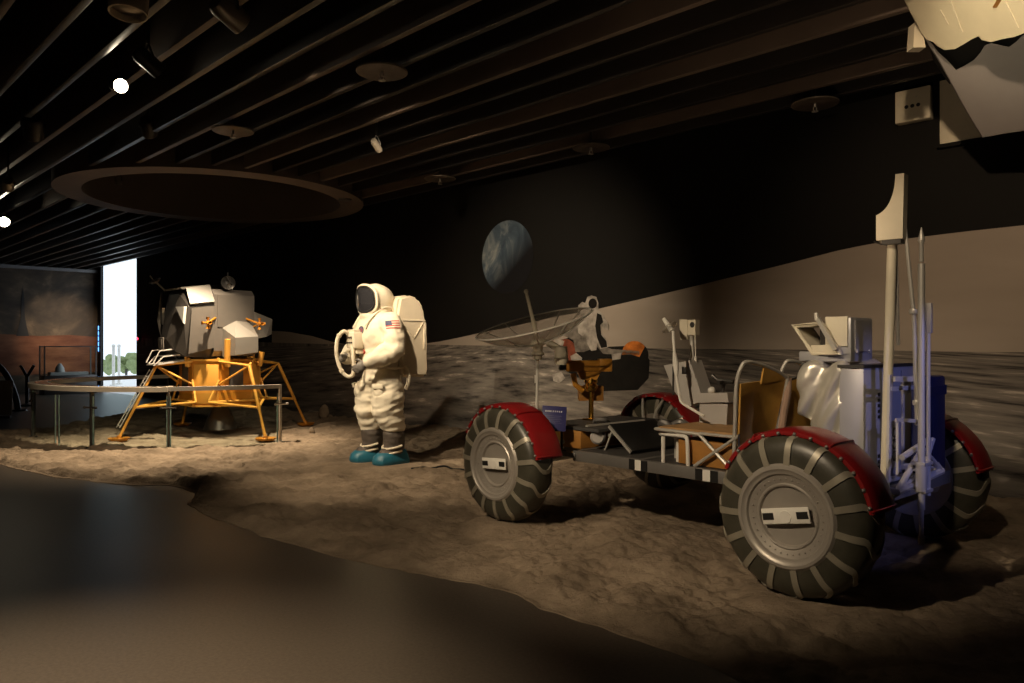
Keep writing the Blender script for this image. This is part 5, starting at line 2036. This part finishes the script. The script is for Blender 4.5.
mb = MB()
mb.prism(prof, -0.035, 0.035, hm)
hn = mb.build('horn_box', M['cream'], rov, angle=25)
mb = MB()
mb.box((0.07, -0.012, 0), (0.09, 0.022, 0.06), M=hm)
mb.tube([hm @ V((-0.02, 0.0, 0.0)), hm @ V((0.02, -0.02, 0.02)), hm @ V((0.05, -0.015, 0.0))], 0.004, 6)
mb.build('horn_foot', M['dark_steel'], hn)
# leaning thin rod, spiked pole, scoop pole
mb = MB()
mb.tube([(-1.36, 0.40, 1.98), (-1.40, 0.36, 1.40), (-1.40, 0.31, 0.84)], [0.008, 0.011, 0.014], 8)
tl = mb.build('leaning_rod', M['steel'], rov)
mb = MB()
for z, y in ((1.42, 0.361), (0.955, 0.32)):
    mb.lathe([(0, -0.012), (0.02, -0.012), (0.022, 0.0), (0.02, 0.012), (0, 0.012)], 14, Matrix.Translation((-1.40, y, z)))
mb.build('rod_collar', M['steel'], tl)
mb = MB()
mb.tube([(-1.47, 0.452, 0.44), (-1.47, 0.452, 1.65)], 0.0165, 12)
mb.tube([(-1.47, 0.452, 1.66), (-1.47, 0.452, 1.75), (-1.47, 0.452, 1.765), (-1.47, 0.452, 1.83)], [0.010, 0.010, 0.017, 0.002], 12)
mb.tube([(-1.47, 0.452, 0.275), (-1.47, 0.452, 0.48)], [0.010, 0.012], 10)
mb.lathe([(0, 0.265), (0.014, 0.27), (0.016, 0.305), (0.012, 0.315), (0, 0.315)], 12, Matrix.Translation((-1.47, 0.452, 0)))
sp = mb.build('spiked_pole', M['steel'], rov)
mb = MB()
for z0, z1 in ((0.53, 0.665),):
    mb.tube([(-1.47, 0.452, z0), (-1.47, 0.452, z1)], 0.026, 14)
    mb.tube([(-1.47, 0.372, z0 - 0.03), (-1.47, 0.372, z1 + 0.01)], 0.014, 10)
mb.box((-1.46, 0.42, 0.665), (0.07, 0.10, 0.014))
mb.box((-1.46, 0.42, 0.53), (0.07, 0.10, 0.014))
mb.build('pole_clamp', M['steel'], sp)
mb = MB()
mb.tube([(-1.47, 0.365, 0.50), (-1.47, 0.365, 1.32)], 0.010, 10)
mb.box((-1.47, 0.365, 1.385), (0.035, 0.020, 0.15), bev=0.003)
mb.build('scoop_pole', M['grey_panel'], rov)
# navy bag on the far rear corner
mb = MB()
mb.box((-1.30, -0.105, 0.81), (0.10, 0.25, 0.54), bev=0.02)
nb = mb.build('navy_bag', M['blue'], rov)
mb = MB()
mb.box((-1.352, -0.105, 1.0), (0.008, 0.23, 0.05))
mb.bar((-1.352, -0.03, 0.55), (-1.345, -0.03, 1.07), 0.02, 0.006)
mb.build('bag_strap', M['blue'], nb)

# dish antenna on its white pole
mb = MB()
mb.tube([(1.30, 0.45, 0.49), (1.285, 0.45, 1.16)], 0.011, 10)
mb.tube([(1.296, 0.45, 0.96), (1.2955, 0.45, 1.02)], 0.015, 10)
mb.tube([(1.30, 0.45, 0.49), (1.15, 0.30, 0.48)], 0.02, 8)
da = mb.build('antenna_mast', M['white'], rov)
inv = Matrix.Rotation(-math.atan2(RD.y, RD.x), 3, 'Z')
axis = inv @ V((-0.235, -0.16, 0.96)).normalized()
sx_ = inv @ V((1, 0, 0))
dm = frame((1.275, 0.45, 1.265), sx_, axis)
mb = MB()
prof = [(0.03 + 0.425 * k / 12, 0.005 + 0.15 * (k / 12) ** 1.9) for k in range(13)]
mb.lathe(prof + [(r, h + 0.002) for r, h in reversed(prof)], 48, dm)
dd = mb.build('antenna_dish', M['mesh'], rov, angle=60)
mb = MB()
mb.tube([dm @ V((0.455 * math.cos(2 * PI * k / 64), 0.455 * math.sin(2 * PI * k / 64), 0.156)) for k in range(64)], 0.0055, 6, closed=True)
for k in range(12):
    a = 2 * PI * k / 12
    mb.tube([dm @ V((r * math.cos(a), r * math.sin(a), h - 0.004)) for r, h in prof], 0.0045, 6)
mb.build('dish_rib', M['white'], dd)
mb = MB()
mb.tube([dm @ V((0, 0, 0)), dm @ V((0, 0, 0.40))], [0.018, 0.012], 10)
mb.ball(dm @ V((0, 0, 0.405)), 0.018, 12)
mb.build('feed_rod', M['cream'], dd)
mb = MB()
mb.lathe([(0, -0.02), (0.05, -0.02), (0.062, 0.01), (0.04, 0.03), (0, 0.03)], 20, dm)
mb.lathe([(0, 1.14), (0.034, 1.14), (0.034, 1.17), (0.05, 1.175), (0.05, 1.19), (0.036, 1.20), (0.04, 1.26), (0, 1.27)], 18, Matrix.Translation((1.283, 0.45, 0)))
mb.tube([(1.22, 0.40, 1.27), (1.14, 0.36, 1.22), (1.12, 0.36, 1.12)], 0.030, 8)
mb.lathe([(0, 0.0), (0.045, 0.0), (0.055, -0.10), (0.04, -0.14), (0, -0.14)], 12, Matrix.Translation((1.12, 0.36, 1.24)))
mb.build('dish_mount', M['cream'], dd)

# gold camera on its post
tv = MB()
tvd = (inv @ V((1, 0.02, 0.02))).normalized()
tc_ = V((1.205, -0.02, 1.085))
fm = frame(tc_, tvd, (0, 0, 1))
tv.box((-0.02, 0, 0), (0.30, 0.12, 0.085), M=fm, bev=0.006)
tv.box((0.14, 0, 0.005), (0.10, 0.13, 0.10), M=fm, bev=0.006)
tvo = tv.build('gold_camera', M['gold_cam'], rov)
mb = MB()
mb.lathe([(0.035, 0), (0.04, 0.05), (0.033, 0.055), (0.028, 0.02), (0, 0.01)], 18, fm @ Matrix.Translation((-0.17, 0, 0)) @ Matrix.Rotation(-PI / 2, 4, 'Y'))
mb.build('camera_lens', M['black'], tvo)
mb = MB()
mb.hexa([fm @ V(p) for p in ((-0.05, -0.05, -0.11), (0.07, -0.05, -0.11), (0.07, 0.05, -0.11), (-0.05, 0.05, -0.11), (-0.08, -0.05, -0.045), (0.10, -0.05, -0.045), (0.10, 0.05, -0.045), (-0.08, 0.05, -0.045))])
mb.tube([fm @ V((-0.12, -0.05, -0.06)), fm @ V((-0.10, -0.05, -0.15)), fm @ V((-0.04, -0.04, -0.20))], 0.022, 8)
mb.build('camera_cradle', M['gold_cam'], tvo)
mb = MB()
pc = fm @ V((0.03, 0, 0))
mb.lathe([(0, -0.10), (0.052, -0.10), (0.055, -0.13), (0.046, -0.135), (0.046, -0.15), (0.054, -0.155), (0.054, -0.18), (0.04, -0.20), (0, -0.20)], 24, Matrix.Translation(pc))
mb.build('brass_ring', M['brass'], tvo)
mb = MB()
mb.tube([(pc.x, pc.y, pc.z - 0.19), (pc.x, pc.y, 0.64)], 0.020, 10)
mb.tube([(pc.x + 0.03, pc.y - 0.03, pc.z - 0.22), (pc.x + 0.03, pc.y - 0.03, 0.64)], 0.010, 8)
mb.box((pc.x, pc.y, 0.65), (0.10, 0.10, 0.03), bev=0.004)
mb.build('camera_post', M['brass'], tvo)
mb = MB()
mb.box((0, 0, 0), (0.20, 0.08, 0.12), M=frame((pc.x + 0.06, pc.y - 0.06, 0.86), tvd, (0, 0, 1)), bev=0.006)
mb.build('motor_box', M['orange'], tvo)

# ------------------------------------------------------------------ blue placard in front of the rover
pw = rover_xy(0.93, 0.545)
sd = pw.y
sx = (554 - 512) * sd / FPX
sg = thing('placard', 'small navy blue information placard on a short post beside the red front fender', 'placard', (sx, sd, 0))
mb = MB()
ztop, zbot = HC + (HY - 405) * sd / FPX, HC + (HY - 432) * sd / FPX
zc = (ztop + zbot) / 2
rm = Matrix.Rotation(R(-22), 4, 'X') @ Matrix.Rotation(R(4), 4, 'Y')
bmx = Matrix.Translation((0, 0, zc)) @ rm
mb.box((0, 0, 0), (0.176, 0.008, 0.185), M=bmx, bev=0.002)
bo = mb.build('board', M['sign'], sg)
mb = MB()
for (x0, x1) in ((-0.066, -0.02), (-0.012, 0.062)):
    n = 5
    for k in range(n):
        a = x0 + (x1 - x0) * k / n
        mb.box((a + 0.004, -0.0045, 0.052), (0.0075 if k % 2 else 0.009, 0.002, 0.012), M=bmx)
mb.build('heading_line', M['ink'], bo)
mb = MB()
for k in range(5):
    mb.box((-0.005 - 0.006 * (k % 2), -0.0045, 0.018 - 0.013 * k), (0.12 - 0.012 * (k % 2), 0.002, 0.003), M=bmx)
mb.build('text_line', M['ink_dim'], bo)
gz = RG + 0.486
px_ = pw.x - sx
mb = MB()
mb.tube([(px_, 0.012, gz), (px_, 0.020, zc)], 0.009, 8)
mb.box((px_, 0.0, gz + 0.004), (0.06, 0.05, 0.008))
mb.tube([(px_, 0.02, zc), (0.0, 0.016, zc)], 0.009, 8)
mb.build('stand', M['black'], sg)

# ------------------------------------------------------------------ light
def spot(name, loc, target, watts, angle, col, blend=0.5, size=0.04):
    l = bpy.data.lights.new(name, 'SPOT')
    l.energy = watts
    l.color = col
    l.spot_size = R(angle)
    l.spot_blend = blend
    l.shadow_soft_size = size
    o = bpy.data.objects.new(name, l)
    COL.objects.link(o)
    o.location = loc
    o.rotation_euler = (V(target) - V(loc)).to_track_quat('-Z', 'Y').to_euler()
    return o


WARM = (1.0, 0.78, 0.52)
WARM2 = (1.0, 0.72, 0.45)
spot('lander_spot', (-3.7, 9.75, 3.34), (-4.0, 9.6, 0.0), 1150, 84, WARM, 0.8)
spot('lander_side_spot', (-1.6, 8.6, 3.36), (-4.0, 10.9, 1.3), 120, 34, (1.0, 0.82, 0.6), 0.5)
spot('person_spot', (-3.6, 5.4, 3.36), (-1.37, 8.07, 1.05), 430, 28, (1.0, 0.82, 0.56), 0.5)
spot('person_ground_spot', (-2.6, 6.0, 3.36), (-0.9, 7.6, 0.0), 420, 60, WARM, 0.9)
spot('rover_spot', (-1.9, 1.7, 3.3), (1.05, 4.8, 0.6), 540, 44, WARM, 0.8)
spot('front_ground_spot', (-1.9, 3.2, 3.3), (-0.9, 5.5, 0.0), 150, 58, WARM, 1.0)
spot('tool_spot', (0.2, 1.2, 3.3), (2.0, 3.95, 1.35), 190, 24, WARM, 0.7)
spot('mural_left_spot', (-1.0, 6.8, 3.36), (-3.4, 12.9, 0.9), 200, 40, WARM, 1.0)
spot('railing_spot', (-3.3, 5.4, 3.36), (-4.9, 9.4, 0.5), 360, 40, WARM, 0.8)
spot('hill_spot', (1.4, 2.6, 3.3), (3.7, 6.25, 2.05), 280, 50, WARM2, 1.0)
spot('mural_spot', (-1.8, 5.6, 3.36), (0.3, 9.5, 1.4), 680, 62, WARM, 1.0)
spot('blue_spot', (2.9, 1.2, 2.2), (2.15, 4.1, 0.85), 150, 22, (0.36, 0.38, 1.0), 0.7)
spot('floor_spot', (-1.9, 2.2, 3.36), (-1.6, 2.4, 0.0), 1100, 60, WARM, 1.0)
spot('foam_fill', (1.6, 3.2, 2.4), (3.2, 4.6, 3.3), 45, 34, (1.0, 0.85, 0.55), 0.7)  # added lamp without a fixture, brightens the hanging piece
spot('left_mural_spot', tuple(W(S0 + 2.4, QW - 1.6, 3.36)), tuple(W(S0, QW - 0.9, 1.6)), 300, 48, WARM, 1.0)
spot('ceiling_bounce_fill', (1.3, 3.6, 1.4), (1.6, 5.0, 3.8), 40, 110, WARM2, 1.0, 0.2)  # unseen upward lamp added in mid-air, stands in for bounced light

world = bpy.data.worlds.new('World')
scene.world = world
world.use_nodes = True
bg = world.node_tree.nodes['Background']
bg.inputs['Color'].default_value = (0.80, 0.90, 1.0, 1)
bg.inputs['Strength'].default_value = 1.35
pl_ = bpy.data.lights.new('door_portal', 'AREA')
pl_.shape = 'RECTANGLE'
pl_.size = DOOR1 - DOOR0
pl_.size_y = 3.6
pl_.cycles.is_portal = True
po = bpy.data.objects.new('door_portal', pl_)
COL.objects.link(po)
po.location = W((DOOR0 + DOOR1) / 2, QW + 0.1, 1.8)
po.rotation_euler = V((-ND.x, -ND.y, 0)).to_track_quat('-Z', 'Z').to_euler()

# ------------------------------------------------------------------ camera and view
cam = bpy.data.cameras.new('camera')
co_ = bpy.data.objects.new('camera', cam)
COL.objects.link(co_)
co_.location = (0, 0, HC)
co_.rotation_euler = (PI / 2, 0, 0)
cam.sensor_width = 36
cam.lens = 36 * FPX / 1024
cam.shift_y = (HY - 341.5) / 1024
cam.clip_end = 200
scene.camera = co_
vs = scene.view_settings
vs.view_transform = 'Standard'
vs.look = 'None'
vs.exposure = 0.0
vs.gamma = 1.0
vs.use_curve_mapping = False
